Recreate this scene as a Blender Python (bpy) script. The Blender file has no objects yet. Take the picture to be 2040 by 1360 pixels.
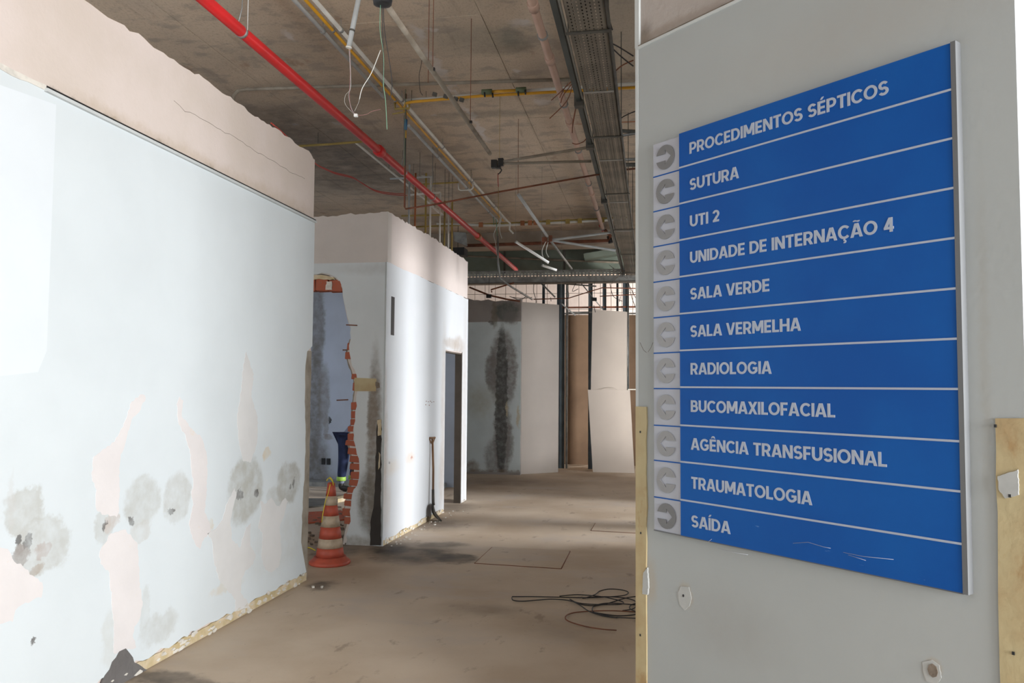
import bpy, bmesh, math, random
from mathutils import Vector, Matrix
from mathutils.geometry import tessellate_polygon
from math import sin, cos, pi, radians, degrees, atan2, hypot

random.seed(7)
sc = bpy.context.scene
col = sc.collection

# ------------------------------------------------------------------ camera
F_PX, EYE = 1620.0, 1.6
YAW, PITCH, ROLL = 9.7789, 3.1463, 0.4
R = (Matrix.Rotation(radians(YAW), 3, 'Z') @ Matrix.Rotation(radians(90 + PITCH), 3, 'X')
     @ Matrix.Rotation(radians(ROLL), 3, 'Z'))
cam_d = bpy.data.cameras.new('camera')
cam = bpy.data.objects.new('camera', cam_d)
col.objects.link(cam)
cam_d.sensor_fit = 'HORIZONTAL'
cam_d.sensor_width = 36.0
cam_d.lens = 36.0 * F_PX / 2040.0
cam_d.clip_start = 0.05
cam.matrix_world = Matrix.Translation((0, 0, EYE)) @ R.to_4x4()
sc.camera = cam

# ------------------------------------------------------------------ world, lights, exposure
sc.view_settings.view_transform = 'Standard'
sc.view_settings.look = 'None'
sc.view_settings.gamma = 1.0
sc.view_settings.use_curve_mapping = False
sc.view_settings.exposure = 0.85
w = bpy.data.worlds.new('sky')
sc.world = w
w.use_nodes = True
w.node_tree.nodes['Background'].inputs[0].default_value = (0.80, 0.90, 1.0, 1)
w.node_tree.nodes['Background'].inputs[1].default_value = 1.8


def area(name, loc, target, sx, sy, power, color=(1, 1, 1), spread=180):
    l = bpy.data.lights.new(name, 'AREA')
    l.shape = 'RECTANGLE'
    l.size, l.size_y, l.energy, l.color = sx, sy, power, color
    l.spread = radians(spread)
    o = bpy.data.objects.new(name, l)
    col.objects.link(o)
    o.location = loc
    o.rotation_euler = (Vector(target) - Vector(loc)).to_track_quat('-Z', 'Y').to_euler()
    return o


DAY = (0.97, 0.985, 1.0)
# area lamps, all but the last for daylight through the openings of the right hand outer wall and the glazed front behind the photographer
area('daylight_front_window', (4.3, -1.0, 1.8), (-2.8, 6.8, 1.5), 2.2, 2.2, 158, DAY, 100)
area('daylight_rear_front', (3.2, -3.8, 1.9), (-2.4, 8, 1.8), 2.0, 2.2, 45, DAY)
area('daylight_yard_middle', (12.0, 9.5, 3.5), (-1.0, 9.7, 0.9), 1.7, 1.5, 175, (0.97, 0.98, 1.0), 60)
area('daylight_yard_back', (4.5, 11.5, 2.0), (-0.7, 15.4, 1.3), 0.5, 1.2, 90, (1, 0.96, 0.92), 90)
area('daylight_window_far', (2.4, 20.0, 2.4), (-1.5, 21.6, 3.2), 2.5, 2.6, 260, (1, 0.95, 0.93))
area('side_room_lamp', (-6.2, 10.0, 2.0), (-3.4, 12.3, 1.4), 1.2, 1.4, 24, (0.85, 0.92, 1.0))  # lamp inside the side room lighting its rear wall, at no opening


# ------------------------------------------------------------------ helpers
def ray(px, py):
    return R @ Vector(((px - 1020) / F_PX, -(py - 680) / F_PX, -1))


def at(px, py, ax, v):
    """point of the plane  axis == v  seen at the photograph's pixel"""
    i = 'xyz'.index(ax)
    d = ray(px, py)
    o = Vector((0, 0, EYE))
    return o + d * ((v - o[i]) / d[i])


class Frame:
    """upright plane: local X along it, local Z up, local -Y out of its face"""
    def __init__(s, origin, deg):
        s.o = Vector(origin)
        s.M = Matrix.Translation(s.o) @ Matrix.Rotation(radians(deg), 4, 'Z')
        s.X = Vector((cos(radians(deg)), sin(radians(deg)), 0))
        s.N = Vector((sin(radians(deg)), -cos(radians(deg)), 0))

    def uv(s, px, py):
        d = ray(px, py)
        e = Vector((0, 0, EYE))
        q = e + d * ((s.o - e).dot(s.N) / d.dot(s.N))
        return ((q - s.o).dot(s.X), q.z)

    def pts(s, l):
        return [s.uv(*p) for p in l]


WM = {}
I4 = Matrix.Identity(4)


def tag(o, label=None, cat=None, group=None, kind=None):
    if label: o['label'] = label
    if cat: o['category'] = cat
    if group: o['group'] = group
    if kind: o['kind'] = kind
    return o


def empty(name, M, label=None, cat=None, group=None):
    if not isinstance(M, Matrix):
        M = Matrix.Translation(Vector(M))
    o = bpy.data.objects.new(name, None)
    o.empty_display_size = 0.1
    col.objects.link(o)
    o.matrix_world = M
    WM[o.name] = M
    return tag(o, label, cat, group)


class MB:
    """collects shapes and links them as ONE mesh object"""
    def __init__(s, M=I4):
        s.bm = bmesh.new()
        s.M = M

    def box(s, c, d, M=None):
        r = bmesh.ops.create_cube(s.bm, size=1.0)
        m = Matrix.Translation(Vector(c)) @ (M or I4) @ Matrix.Diagonal((d[0], d[1], d[2], 1))
        bmesh.ops.transform(s.bm, matrix=m, verts=r['verts'])
        return s

    def poly(s, pts, y0, y1):
        """outline in (x, z), thickness from y0 to y1"""
        a = [s.bm.verts.new((p[0], y0, p[1])) for p in pts]
        b = [s.bm.verts.new((p[0], y1, p[1])) for p in pts]
        n = len(pts)
        for (i, j, k_) in tessellate_polygon([[Vector((p[0], p[1], 0)) for p in pts]]):
            for vs_ in ((a[i], a[j], a[k_]), (b[k_], b[j], b[i])):
                try: s.bm.faces.new(vs_)
                except ValueError: pass
        for i in range(n):
            s.bm.faces.new((a[(i + 1) % n], a[i], b[i], b[(i + 1) % n]))
        return s

    def tube(s, pts, r, n=8, cap=True):
        pts = [Vector(p) for p in pts]
        rings = []
        up = Vector((0.13, 0.07, 1)).normalized()
        prev = None
        for i, p in enumerate(pts):
            t = (pts[min(i + 1, len(pts) - 1)] - pts[max(i - 1, 0)]).normalized()
            if prev is None:
                a = t.cross(up)
                if a.length < 0.1: a = t.cross(Vector((1, 0, 0)))
            else:
                a = prev - t * prev.dot(t)
            a.normalize()
            prev = a
            b = t.cross(a)
            rr = r[i] if isinstance(r, (list, tuple)) else r
            rings.append([s.bm.verts.new(p + (a * cos(2 * pi * k / n) + b * sin(2 * pi * k / n)) * rr) for k in range(n)])
        for i in range(len(rings) - 1):
            for k in range(n):
                f = s.bm.faces.new((rings[i][k], rings[i][(k + 1) % n], rings[i + 1][(k + 1) % n], rings[i + 1][k]))
                f.smooth = True
        if cap:
            s.bm.faces.new(rings[0][::-1])
            s.bm.faces.new(rings[-1])
        return s

    def lathe(s, prof, n=32, c=(0, 0, 0)):
        rings = []
        for (r, z) in prof:
            rings.append([s.bm.verts.new((c[0] + r * cos(2 * pi * k / n), c[1] + r * sin(2 * pi * k / n), c[2] + z)) for k in range(n)])
        for i in range(len(rings) - 1):
            for k in range(n):
                f = s.bm.faces.new((rings[i][k], rings[i][(k + 1) % n], rings[i + 1][(k + 1) % n], rings[i + 1][k]))
                f.smooth = True
        s.bm.faces.new(rings[0][::-1])
        s.bm.faces.new(rings[-1])
        return s

    def build(s, name, mat, parent=None, label=None, cat=None, group=None, kind=None, normals=True):
        if normals:
            bmesh.ops.recalc_face_normals(s.bm, faces=s.bm.faces)
        me = bpy.data.meshes.new(name)
        s.bm.to_mesh(me)
        s.bm.free()
        me.materials.append(mat)
        o = bpy.data.objects.new(name, me)
        col.objects.link(o)
        place(o, s.M, parent)
        return tag(o, label, cat, group, kind)


def place(o, M, parent=None):
    if parent is not None:
        o.parent = parent
        o.matrix_basis = WM[parent.name].inverted() @ M
    else:
        o.matrix_basis = M
    WM[o.name] = M


def from_mesh(name, me, M, parent=None):
    o = bpy.data.objects.new(name, me)
    col.objects.link(o)
    place(o, M, parent)
    return o


def ragged(pts, step=0.05, amp=0.012, seed=0, closed=True):
    """subdivide a polyline and roughen it"""
    rnd = random.Random(seed)
    out = []
    n = len(pts)
    for i in range(n if closed else n - 1):
        a, b = Vector(pts[i]), Vector(pts[(i + 1) % n])
        k = max(1, int((b - a).length / step))
        nn = Vector((-(b - a).y, (b - a).x))
        if nn.length: nn.normalize()
        for j in range(k):
            q = a.lerp(b, j / k)
            if j: q = q + nn * rnd.uniform(-amp, amp)
            out.append((q.x, q.y))
    if not closed: out.append(tuple(pts[-1]))
    return out


def smooth_pts(pts, k=4):
    """Catmull-Rom through 3-D points"""
    pts = [Vector(p) for p in pts]
    out = []
    for i in range(len(pts) - 1):
        p0, p1, p2, p3 = pts[max(i - 1, 0)], pts[i], pts[i + 1], pts[min(i + 2, len(pts) - 1)]
        for j in range(k):
            t = j / k
            out.append(0.5 * ((2 * p1) + (p2 - p0) * t + (2 * p0 - 5 * p1 + 4 * p2 - p3) * t * t + (3 * p1 - p0 - 3 * p2 + p3) * t ** 3))
    out.append(pts[-1])
    return out


# ------------------------------------------------------------------ materials
def blob_group():
    g = bpy.data.node_groups.new('blob', 'ShaderNodeTree')
    for nm, t in (('P', 'NodeSocketVector'), ('C', 'NodeSocketVector'), ('R', 'NodeSocketVector'), ('Soft', 'NodeSocketFloat')):
        g.interface.new_socket(nm, in_out='INPUT', socket_type=t)
    g.interface.new_socket('Mask', in_out='OUTPUT', socket_type='NodeSocketFloat')
    N, L = g.nodes, g.links
    i, o = N.new('NodeGroupInput'), N.new('NodeGroupOutput')
    s = N.new('ShaderNodeVectorMath'); s.operation = 'SUBTRACT'
    d = N.new('ShaderNodeVectorMath'); d.operation = 'DIVIDE'
    le = N.new('ShaderNodeVectorMath'); le.operation = 'LENGTH'
    a = N.new('ShaderNodeMath'); a.operation = 'SUBTRACT'; a.inputs[0].default_value = 1
    b = N.new('ShaderNodeMath'); b.operation = 'ADD'; b.inputs[0].default_value = 1
    m = N.new('ShaderNodeMapRange'); m.interpolation_type = 'SMOOTHSTEP'
    m.inputs['To Min'].default_value = 1; m.inputs['To Max'].default_value = 0
    L.new(i.outputs['P'], s.inputs[0]); L.new(i.outputs['C'], s.inputs[1])
    L.new(s.outputs[0], d.inputs[0]); L.new(i.outputs['R'], d.inputs[1]); L.new(d.outputs[0], le.inputs[0])
    L.new(i.outputs['Soft'], a.inputs[1]); L.new(i.outputs['Soft'], b.inputs[1])
    L.new(le.outputs['Value'], m.inputs['Value']); L.new(a.outputs[0], m.inputs['From Min']); L.new(b.outputs[0], m.inputs['From Max'])
    L.new(m.outputs[0], o.inputs['Mask'])
    return g


BLOB = blob_group()


def mat(name, base, rough=0.8, var=0.0, vcol=None, scale=3.0, bump=0.0, bscale=40.0, metal=0.0,
        blobs=(), warp=0.06, wscale=7.0, stretch=(1, 1, 1), grain=0.0, flat_axis=None, spec=0.5, layers=(), mottle=0.6):
    """base colour broken up by noise, with named soft spots: (centre, radii, colour, softness, strength)"""
    m = bpy.data.materials.new(name)
    m.use_nodes = True
    nt = m.node_tree
    N, L = nt.nodes, nt.links
    p = N['Principled BSDF']
    p.inputs['Roughness'].default_value = rough
    p.inputs['Metallic'].default_value = metal
    p.inputs['Specular IOR Level'].default_value = spec
    tc = N.new('ShaderNodeTexCoord')
    mp = N.new('ShaderNodeMapping')
    mp.inputs['Scale'].default_value = stretch
    L.new(tc.outputs['Object'], mp.inputs['Vector'])
    vec = mp.outputs[0]

    def noi(sc_, det=6, v=vec, rg=0.55):
        n = N.new('ShaderNodeTexNoise')
        n.inputs['Scale'].default_value = sc_
        n.inputs['Detail'].default_value = det
        n.inputs['Roughness'].default_value = rg
        L.new(v, n.inputs['Vector'])
        return n

    def mix(fac, a, b):
        x = N.new('ShaderNodeMix'); x.data_type = 'RGBA'
        if isinstance(fac, (int, float)): x.inputs[0].default_value = fac
        else: L.new(fac, x.inputs[0])
        for sock, v in ((x.inputs[6], a), (x.inputs[7], b)):
            if isinstance(v, (tuple, list)): sock.default_value = (*v[:3], 1)
            else: L.new(v, sock)
        return x.outputs[2]

    def ramp(v, lo, hi, tmax=1.0):
        r = N.new('ShaderNodeMapRange'); r.interpolation_type = 'SMOOTHSTEP'
        r.inputs['From Min'].default_value = lo; r.inputs['From Max'].default_value = hi
        r.inputs['To Max'].default_value = tmax
        L.new(v, r.inputs['Value'])
        return r.outputs[0]

    c = tuple(base)
    if var:
        n = noi(scale)
        c = mix(ramp(n.outputs['Fac'], 0.35, 0.7), base, vcol or tuple(x * (1 - var) for x in base))
    for (sc2, lo, hi, colr, mx, st) in layers:        # further noise layers
        mp2 = N.new('ShaderNodeMapping'); mp2.inputs['Scale'].default_value = st
        mp2.inputs['Location'].default_value = (sc2 * 3.1, sc2 * 1.7, 4.2)
        L.new(tc.outputs['Object'], mp2.inputs['Vector'])
        n = noi(sc2, 8, mp2.outputs[0], 0.62)
        c = mix(ramp(n.outputs['Fac'], lo, hi, mx), c, colr)
    if blobs:
        wn = noi(wscale, 5, tc.outputs['Object'])
        sb = N.new('ShaderNodeVectorMath'); sb.operation = 'SUBTRACT'; sb.inputs[1].default_value = (.5, .5, .5)
        L.new(wn.outputs['Color'], sb.inputs[0])
        sca = N.new('ShaderNodeVectorMath'); sca.operation = 'SCALE'; sca.inputs['Scale'].default_value = warp * 2
        L.new(sb.outputs[0], sca.inputs[0])
        ad = N.new('ShaderNodeVectorMath'); ad.operation = 'ADD'
        L.new(tc.outputs['Object'], ad.inputs[0]); L.new(sca.outputs[0], ad.inputs[1])
        wn2 = noi(wscale * 4.5, 6, tc.outputs['Object'], 0.65)
        sb2 = N.new('ShaderNodeVectorMath'); sb2.operation = 'SUBTRACT'; sb2.inputs[1].default_value = (.5, .5, .5)
        L.new(wn2.outputs['Color'], sb2.inputs[0])
        sc2_ = N.new('ShaderNodeVectorMath'); sc2_.operation = 'SCALE'; sc2_.inputs['Scale'].default_value = warp * .9
        L.new(sb2.outputs[0], sc2_.inputs[0])
        ad2 = N.new('ShaderNodeVectorMath'); ad2.operation = 'ADD'
        L.new(ad.outputs[0], ad2.inputs[0]); L.new(sc2_.outputs[0], ad2.inputs[1])
        ad = ad2
        mo_ = noi(wscale * 1.3, 6, tc.outputs['Object'], 0.6)
        mr_ = N.new('ShaderNodeMapRange')
        mr_.inputs['From Min'].default_value = .32; mr_.inputs['From Max'].default_value = .62
        mr_.inputs['To Min'].default_value = mottle; mr_.inputs['To Max'].default_value = 1
        L.new(mo_.outputs['Fac'], mr_.inputs['Value'])
        for (cc, rr, colr, soft, st) in blobs:
            g = N.new('ShaderNodeGroup'); g.node_tree = BLOB
            L.new(ad.outputs[0], g.inputs['P'])
            g.inputs['C'].default_value = cc; g.inputs['R'].default_value = rr; g.inputs['Soft'].default_value = soft
            mu = N.new('ShaderNodeMath'); mu.operation = 'MULTIPLY'; mu.inputs[1].default_value = st
            L.new(g.outputs[0], mu.inputs[0])
            mv = N.new('ShaderNodeMath'); mv.operation = 'MULTIPLY'
            L.new(mu.outputs[0], mv.inputs[0]); L.new(mr_.outputs[0], mv.inputs[1])
            c = mix(mv.outputs[0], c, colr)
    if grain:
        n = noi(220, 2, tc.outputs['Object'])
        c = mix(ramp(n.outputs['Fac'], 0.3, 0.8, grain), c, (0.05, 0.04, 0.03))
    if isinstance(c, tuple): p.inputs['Base Color'].default_value = (*c, 1)
    else: L.new(c, p.inputs['Base Color'])
    if bump:
        n = noi(bscale, 8)
        b = N.new('ShaderNodeBump')
        b.inputs['Strength'].default_value = bump
        b.inputs['Distance'].default_value = 0.01
        L.new(n.outputs['Fac'], b.inputs['Height'])
        L.new(b.outputs[0], p.inputs['Normal'])
    return m


def wblob(fr, px, py, rx, ry, colr, soft=0.3, st=1.0):
    """a spot on a wall frame given where the photograph shows it"""
    a, z = fr.uv(px, py)
    a2, _ = fr.uv(px + rx, py)
    _, z2 = fr.uv(px, py - ry)
    return ((a, 0, z), (abs(a2 - a), 50, abs(z2 - z)), colr, soft, st)


def fblob(px, py, rx, ry, colr, soft=0.3, st=1.0):
    c = at(px, py, 'z', 0); c2 = at(px + rx, py, 'z', 0); c3 = at(px, py - ry, 'z', 0)
    return ((c.x, c.y, 0), (abs(c2.x - c.x), abs(c3.y - c.y), 50), colr, soft, st)


PAINT = (0.655, 0.705, 0.725)
RAW = (0.66, 0.60, 0.565)
M = {}
M['concrete_dark'] = mat('concrete_dark', (0.16, 0.15, 0.13), 0.9, 0.4, bump=0.4)
M['white_paint_edge'] = mat('white_paint_edge', (0.56, 0.585, 0.58), 0.6, 0.1)
M['galv'] = mat('galvanised', (0.36, 0.37, 0.36), 0.45, 0.35, metal=0.6, scale=9)
M['galv_dark'] = mat('galvanised_dark', (0.13, 0.125, 0.11), 0.6, 0.4, metal=0.35, scale=6)
M['tray'] = mat('dusty_tray', (0.23, 0.20, 0.16), 0.75, 0.35, metal=0.1, scale=3)
M['stud'] = mat('stud_steel', (0.12, 0.15, 0.17), 0.5, 0.3, metal=0.5)
M['red'] = mat('red_paint', (0.58, 0.018, 0.02), 0.38, 0.25, (0.42, 0.02, 0.02), scale=4)
M['yellow'] = mat('yellow_paint', (0.72, 0.36, 0.02), 0.45, 0.2, scale=5)
M['olive'] = mat('dusty_yellow', (0.42, 0.30, 0.08), 0.6, 0.3, scale=5)
M['orange_pipe'] = mat('orange_brown_pipe', (0.42, 0.15, 0.06), 0.6, 0.3, scale=5)
M['white_pvc'] = mat('white_pvc', (0.72, 0.70, 0.64), 0.45, 0.15, scale=5)
M['grey_pvc'] = mat('grey_conduit', (0.46, 0.48, 0.48), 0.5, 0.2, scale=5)
M['pink_pipe'] = mat('pinkish_pipe', (0.52, 0.345, 0.265), 0.6, 0.15, scale=3)
M['rust'] = mat('rusty_steel', (0.24, 0.085, 0.045), 0.8, 0.4, scale=9)
M['black'] = mat('black_plastic', (0.012, 0.012, 0.013), 0.5)
M['green_clip'] = mat('green_coupling', (0.12, 0.15, 0.08), 0.6)
M['green_duct'] = mat('green_grey_duct', (0.24, 0.29, 0.24), 0.7, 0.25, scale=2)
M['green_wire'] = mat('green_wire', (0.16, 0.30, 0.2), 0.6)
M['red_wire'] = mat('red_wire', (0.40, 0.05, 0.035), 0.6)
M['dark_wire'] = mat('dark_wire', (0.03, 0.028, 0.03), 0.6)
M['pink_wire'] = mat('pink_wire', (0.55, 0.25, 0.26), 0.6)
M['white_wire'] = mat('white_wire', (0.6, 0.6, 0.56), 0.6)
M['blue_box'] = mat('blue_plastic', (0.05, 0.15, 0.3), 0.5)
M['white_box'] = mat('white_plastic', (0.85, 0.86, 0.84), 0.4)
M['terracotta'] = mat('terracotta', (0.52, 0.11, 0.05), 0.9, 0.5, (0.34, 0.15, 0.10), scale=18, bump=0.6,
                      layers=[(30, .62, .7, (0.5, 0.42, 0.36), 0.8, (1, 1, 1))])
M['mortar'] = mat('mortar', (0.23, 0.185, 0.145), 0.95, 0.35, bump=0.6, scale=12)
M['old_glue'] = mat('old_adhesive', (0.50, 0.40, 0.22), 0.8, 0.35, (0.66, 0.55, 0.40), scale=9, bump=0.5)
M['chip'] = mat('plaster_chip', (0.70, 0.665, 0.60), 0.85, 0.2, scale=20)
M['cream_board'] = mat('cream_board', (0.48, 0.40, 0.23), 0.7, 0.25, (0.40, 0.29, 0.15), scale=5, bump=0.15,
                       layers=[(9, .58, .68, (0.36, 0.22, 0.09), 0.7, (1, 1, .6))])
M['brown_board'] = mat('brown_board', (0.28, 0.185, 0.12), 0.9, 0.2, scale=2)
M['gypsum'] = mat('gypsum_board', (0.53, 0.475, 0.425), 0.85, 0.08, scale=1.5)
M['cone_orange'] = mat('cone_orange', (0.50, 0.085, 0.045), 0.55, 0.3, (0.38, 0.075, 0.045), scale=14)
M['cone_cream'] = mat('cone_cream', (0.50, 0.40, 0.29), 0.5, 0.25, scale=16)
M['yellow_rope'] = mat('yellow_tape', (0.75, 0.62, 0.04), 0.6)
M['wood_handle'] = mat('worn_wood', (0.24, 0.13, 0.065), 0.7, 0.3, scale=30, stretch=(1, 1, .1))
M['iron'] = mat('worn_iron', (0.085, 0.075, 0.062), 0.55, 0.4, metal=0.5, scale=12)

# ------------------------------------------------------------------ floor and ceiling
H_CEIL = 4.52
fbl = []
DK = (0.035, 0.03, 0.027)
for a in [(830, 1104, 75, 16, DK, .45, .85), (905, 1112, 45, 9, (0.05, .043, .037), .3, .9), (775, 1092, 40, 14, DK, .5, .9),
          (690, 1085, 60, 22, DK, .5, .7), (880, 1085, 50, 5, (0.07, .06, .05), .5, .7), (640, 1165, 30, 7, DK, .6, .8),
          (330, 1352, 90, 14, (0.06, .052, .045), .5, .85), (450, 1362, 60, 9, (0.07, .06, .05), .6, .7),
          (870, 1045, 60, 10, (0.11, .075, .055), .7, .7), (1000, 960, 90, 8, (0.12, .08, .055), .7, .5),
          (900, 1010, 40, 8, (0.10, .07, .05), .7, .5), (1150, 1250, 120, 25, (0.20, .145, .095), .8, .4),
          (960, 1215, 70, 12, (0.17, .125, .085), .8, .5)]:
    fbl.append(fblob(*a))
M['floor'] = mat('dusty_concrete_floor', (0.56, 0.46, 0.355), 0.72, 0.3, (0.44, 0.34, 0.245), scale=0.9, bump=0.12, bscale=25, blobs=fbl,
                 warp=0.16, wscale=2.5, spec=0.35,
                 layers=[(2.2, .48, .70, (0.47, 0.41, 0.36), .6, (.6, 1, 1)), (7, .60, .72, (0.20, .15, .11), .5, (1, .5, 1)),
                         (38, .68, .74, (0.12, .09, .07), .6, (1, 1, 1))])
MB().box((-1.5, 9.2, -0.06), (16, 30, 0.12)).build('floor', M['floor'], kind='structure')

cb = [((at(1020, 75, 'z', H_CEIL).x, at(1020, 75, 'z', H_CEIL).y, H_CEIL), (.10, .25, 9), (0.18, .20, .18), .6, .4)]
SM = (0.62, 0.58, 0.55)
for (px, py, rx, ry) in [(835, 68, .05, .16), (858, 110, .05, .2), (872, 140, .045, .16), (900, 172, .03, .2), (932, 225, .03, .25), (955, 255, .03, .3), (967, 272, .03, .25),
                         (1037, 45, .09, .06), (1028, 140, .03, .04), (1080, 205, .08, .1), (575, 70, .05, .1), (858, 58, .04, .03), (860, 228, .03, .04), (672, 245, .04, .05), (590, 247, .04, .04)]:
    q = at(px, py, 'z', H_CEIL)
    cb.append(((q.x, q.y, H_CEIL), (rx, ry, 9), SM, .5, .8))
for (px, py, rx, ry, c_, s_) in [(1010, 98, .2, .12, (0.16, .13, .10), .45), (1195, 440, .35, 1.3, (0.10, .08, .06), .6), (960, 80, .5, .25, (0.13, .14, .12), .4),
                                 (1000, 225, .9, .1, (0.12, .12, .10), .5), (700, 330, 1.1, 1.6, (0.09, .07, .055), .75),
                                 (560, 250, .7, .8, (0.11, .085, .07), .6), (1240, 60, .35, .9, (0.42, .37, .30), .5), (1120, 130, .3, .5, (0.27, .2, .15), .5)]:
    q = at(px, py, 'z', H_CEIL)
    cb.append(((q.x, q.y, H_CEIL), (rx, ry, 9), c_, .7, s_))
M['ceiling'] = mat('board_marked_concrete', (0.60, 0.485, 0.365), 0.9, 0.35, (0.46, 0.375, 0.285), scale=0.8, bump=0.25, bscale=18, blobs=cb, warp=0.12, wscale=4,
                   layers=[(1.6, .50, .72, (0.48, 0.40, 0.32), .6, (1, .35, 1)), (9, .55, .75, (0.2, .145, .105), .45, (1, .12, 1)),
                           (24, .66, .74, (0.55, .48, .42), .55, (1, 1, 1)), (60, .45, .8, (0.2, .15, .11), .5, (1, .6, 1)), (5, .5, .62, (0.27, .235, .20), .5, (.6, 1, 1)), (3.5, .62, .72, (0.25, .11, .05), .35, (1, .5, 1))])
ceil = MB().box((-1.5, 9.2, H_CEIL + 0.11), (16, 30, 0.2)).build('ceiling', M['ceiling'], kind='structure')
# shuttering panels cast into the slab, seams where the photograph shows them
ys = [1.50 + 2.5 * i for i in range(-2, 9)]
ys = [at(1000, 25, 'z', H_CEIL).y + 2.5 * i for i in range(-3, 7)]
xs = [-6.2 + 1.22 * i for i in range(8)]
k = 0
for i in range(len(ys) - 1):
    for x0 in xs:
        if ys[i] > 17 or x0 > 3: continue
        dz = random.uniform(0.0, 0.006)
        g = 0.004
        MB().box((x0 + .61, (ys[i] + ys[i + 1]) / 2, H_CEIL + .006 - dz), (1.22 - g, ys[i + 1] - ys[i] - g, 0.012)).build('panel', M['ceiling'], ceil)

# recessed cover plates in the floor
fl = bpy.data.objects['floor']
fp = [at(945, 1122, 'z', 0), at(1118, 1133, 'z', 0), at(1136, 1098, 'z', 0), at(980, 1090, 'z', 0)]


def plate(q, nm='floor_plate', label=None):
    b = MB()
    c = sum(q, Vector()) / 4
    lo = [b.bm.verts.new((p.x, p.y, -0.004)) for p in q]
    hi = [b.bm.verts.new((c.x + (p.x - c.x) * .985, c.y + (p.y - c.y) * .985, 0.005)) for p in q]
    b.bm.faces.new(hi); b.bm.faces.new(lo[::-1])
    for i in range(4): b.bm.faces.new((lo[i], lo[(i + 1) % 4], hi[(i + 1) % 4], hi[i]))
    b.build(nm, M['floor'], fl)
    r = MB()
    for i in range(4):
        a, d = q[i], q[(i + 1) % 4]
        r.tube([(a.x, a.y, 0.0), (d.x, d.y, 0.0)], 0.0045, 4)
    r.build('plate_joint', M['rust'], fl)


plate(fp)
plate([at(1177, 1057, 'z', 0), at(1300, 1064, 'z', 0), at(1300, 1046, 'z', 0), at(1186, 1042, 'z', 0)])

# ------------------------------------------------------------------ left wall
WL = Frame((-2.795, 0, 0), 90)
GST = (0.43, 0.425, 0.385)
HOLE = (0.10, 0.095, 0.09)
bl = []
for a in [(48, 1020, 40, 52, GST, .25, .75), (88, 1085, 52, 58, GST, .2, .7), (33, 1082, 9, 11, HOLE, .3, .85), (55, 1080, 9, 12, HOLE, .3, .85),
          (40, 1104, 17, 16, (0.28, .25, .23), .3, .8), (85, 1096, 17, 16, (0.42, .36, .33), .25, .8), (70, 1132, 16, 10, (0.38, .33, .28), .3, .8),
          (283, 1000, 34, 48, GST, .35, .7), (208, 1047, 20, 32, GST, .35, .65), (222, 1038, 16, 16, (.5, .42, .37), .3, .7), (206, 1047, 5, 10, HOLE, .3, .9), (262, 1038, 5, 7, HOLE, .3, .9),
          (281, 1057, 22, 18, (0.5, .48, .44), .3, .5), (355, 990, 27, 50, (0.47, .47, .44), .3, .7), (341, 1018, 5, 7, HOLE, .3, .9),
          (490, 975, 33, 66, (0.38, .37, .32), .3, .75), (478, 987, 6, 11, HOLE, .3, .9), (509, 981, 4, 8, HOLE, .3, .9), (575, 962, 22, 42, (0.37, .36, .31), .35, .75), (550, 990, 18, 22, GST, .4, .6),
          (578, 966, 2.5, 6, HOLE, .3, .9), (585, 963, 2.5, 7, HOLE, .3, .9), (318, 1250, 34, 30, GST, .4, .55), (290, 1215, 10, 40, GST, .4, .4), (222, 1270, 18, 60, (.52, .52, .48), .5, .5),
          (62, 1278, 4, 7, HOLE, .4, .9), (531, 905, 8, 12, (0.62, .5, .32), .4, .7), (130, 1208, 0.1, .1, GST, .4, .5), (415, 1045, 10, 14, (.6, .5, .36), .5, .5),
          (455, 1165, 30, 12, (.62, .52, .38), .6, .5), (20, 1000, 6, 60, (.55, .54, .52), .6, .4), (560, 1075, 60, 60, (.55, .56, .54), .9, .5)]:
    bl.append(wblob(WL, *a))
M['wall_left'] = mat('pale_blue_wall_paint', PAINT, 0.7, 0.06, scale=1.2, bump=0.05, bscale=60, blobs=[(c_, r_, k_, sf * .5, st_ * (.9 if k_ == GST else 1)) for c_, r_, k_, sf, st_ in bl], warp=0.07, wscale=7, mottle=.35)
rb = []
for px, py in [(115, 190), (150, 203), (230, 242), (330, 290), (430, 345), (540, 400), (600, 428)]:
    rb.append(wblob(WL, px, py, 16, 8, (0.13, .10, .06), .8, .75))
for px, py in [(200, 225), (290, 272), (380, 318), (480, 370), (580, 415)]:
    rb.append(wblob(WL, px, py - 8, 55, 14, (0.48, .38, .28), .9, .5))
M['raw_left'] = mat('raw_plaster', (0.66, 0.575, 0.53), 0.9, 0.10, (0.60, .52, .46), scale=1.6, bump=0.2, bscale=30, blobs=rb, warp=0.05, wscale=10)
aE = WL.uv(620, 700)[0] + .02
top = [WL.uv(*p) for p in [(0, -120), (60, -70), (173, 0), (185, 8), (203, 22), (235, 42), (252, 50), (262, 62), (280, 66), (300, 85), (330, 105), (350, 118), (372, 135), (409, 155),
                           (430, 172), (455, 190), (490, 212), (505, 228), (551, 254), (575, 272), (600, 292), (618, 300), (627, 316)]]
top = [(a - .0, z) for a, z in top if a < aE]
a0 = -4.2
outl = [(a0, 0), (aE, 0), (aE, top[-1][1])] + ragged(top[::-1], .045, .010, 3, False) + [(a0, 3.52)]
wl = MB(WL.M).poly(outl, 0.012, 0.16).build('wall_left', M['raw_left'], kind='structure')
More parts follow.
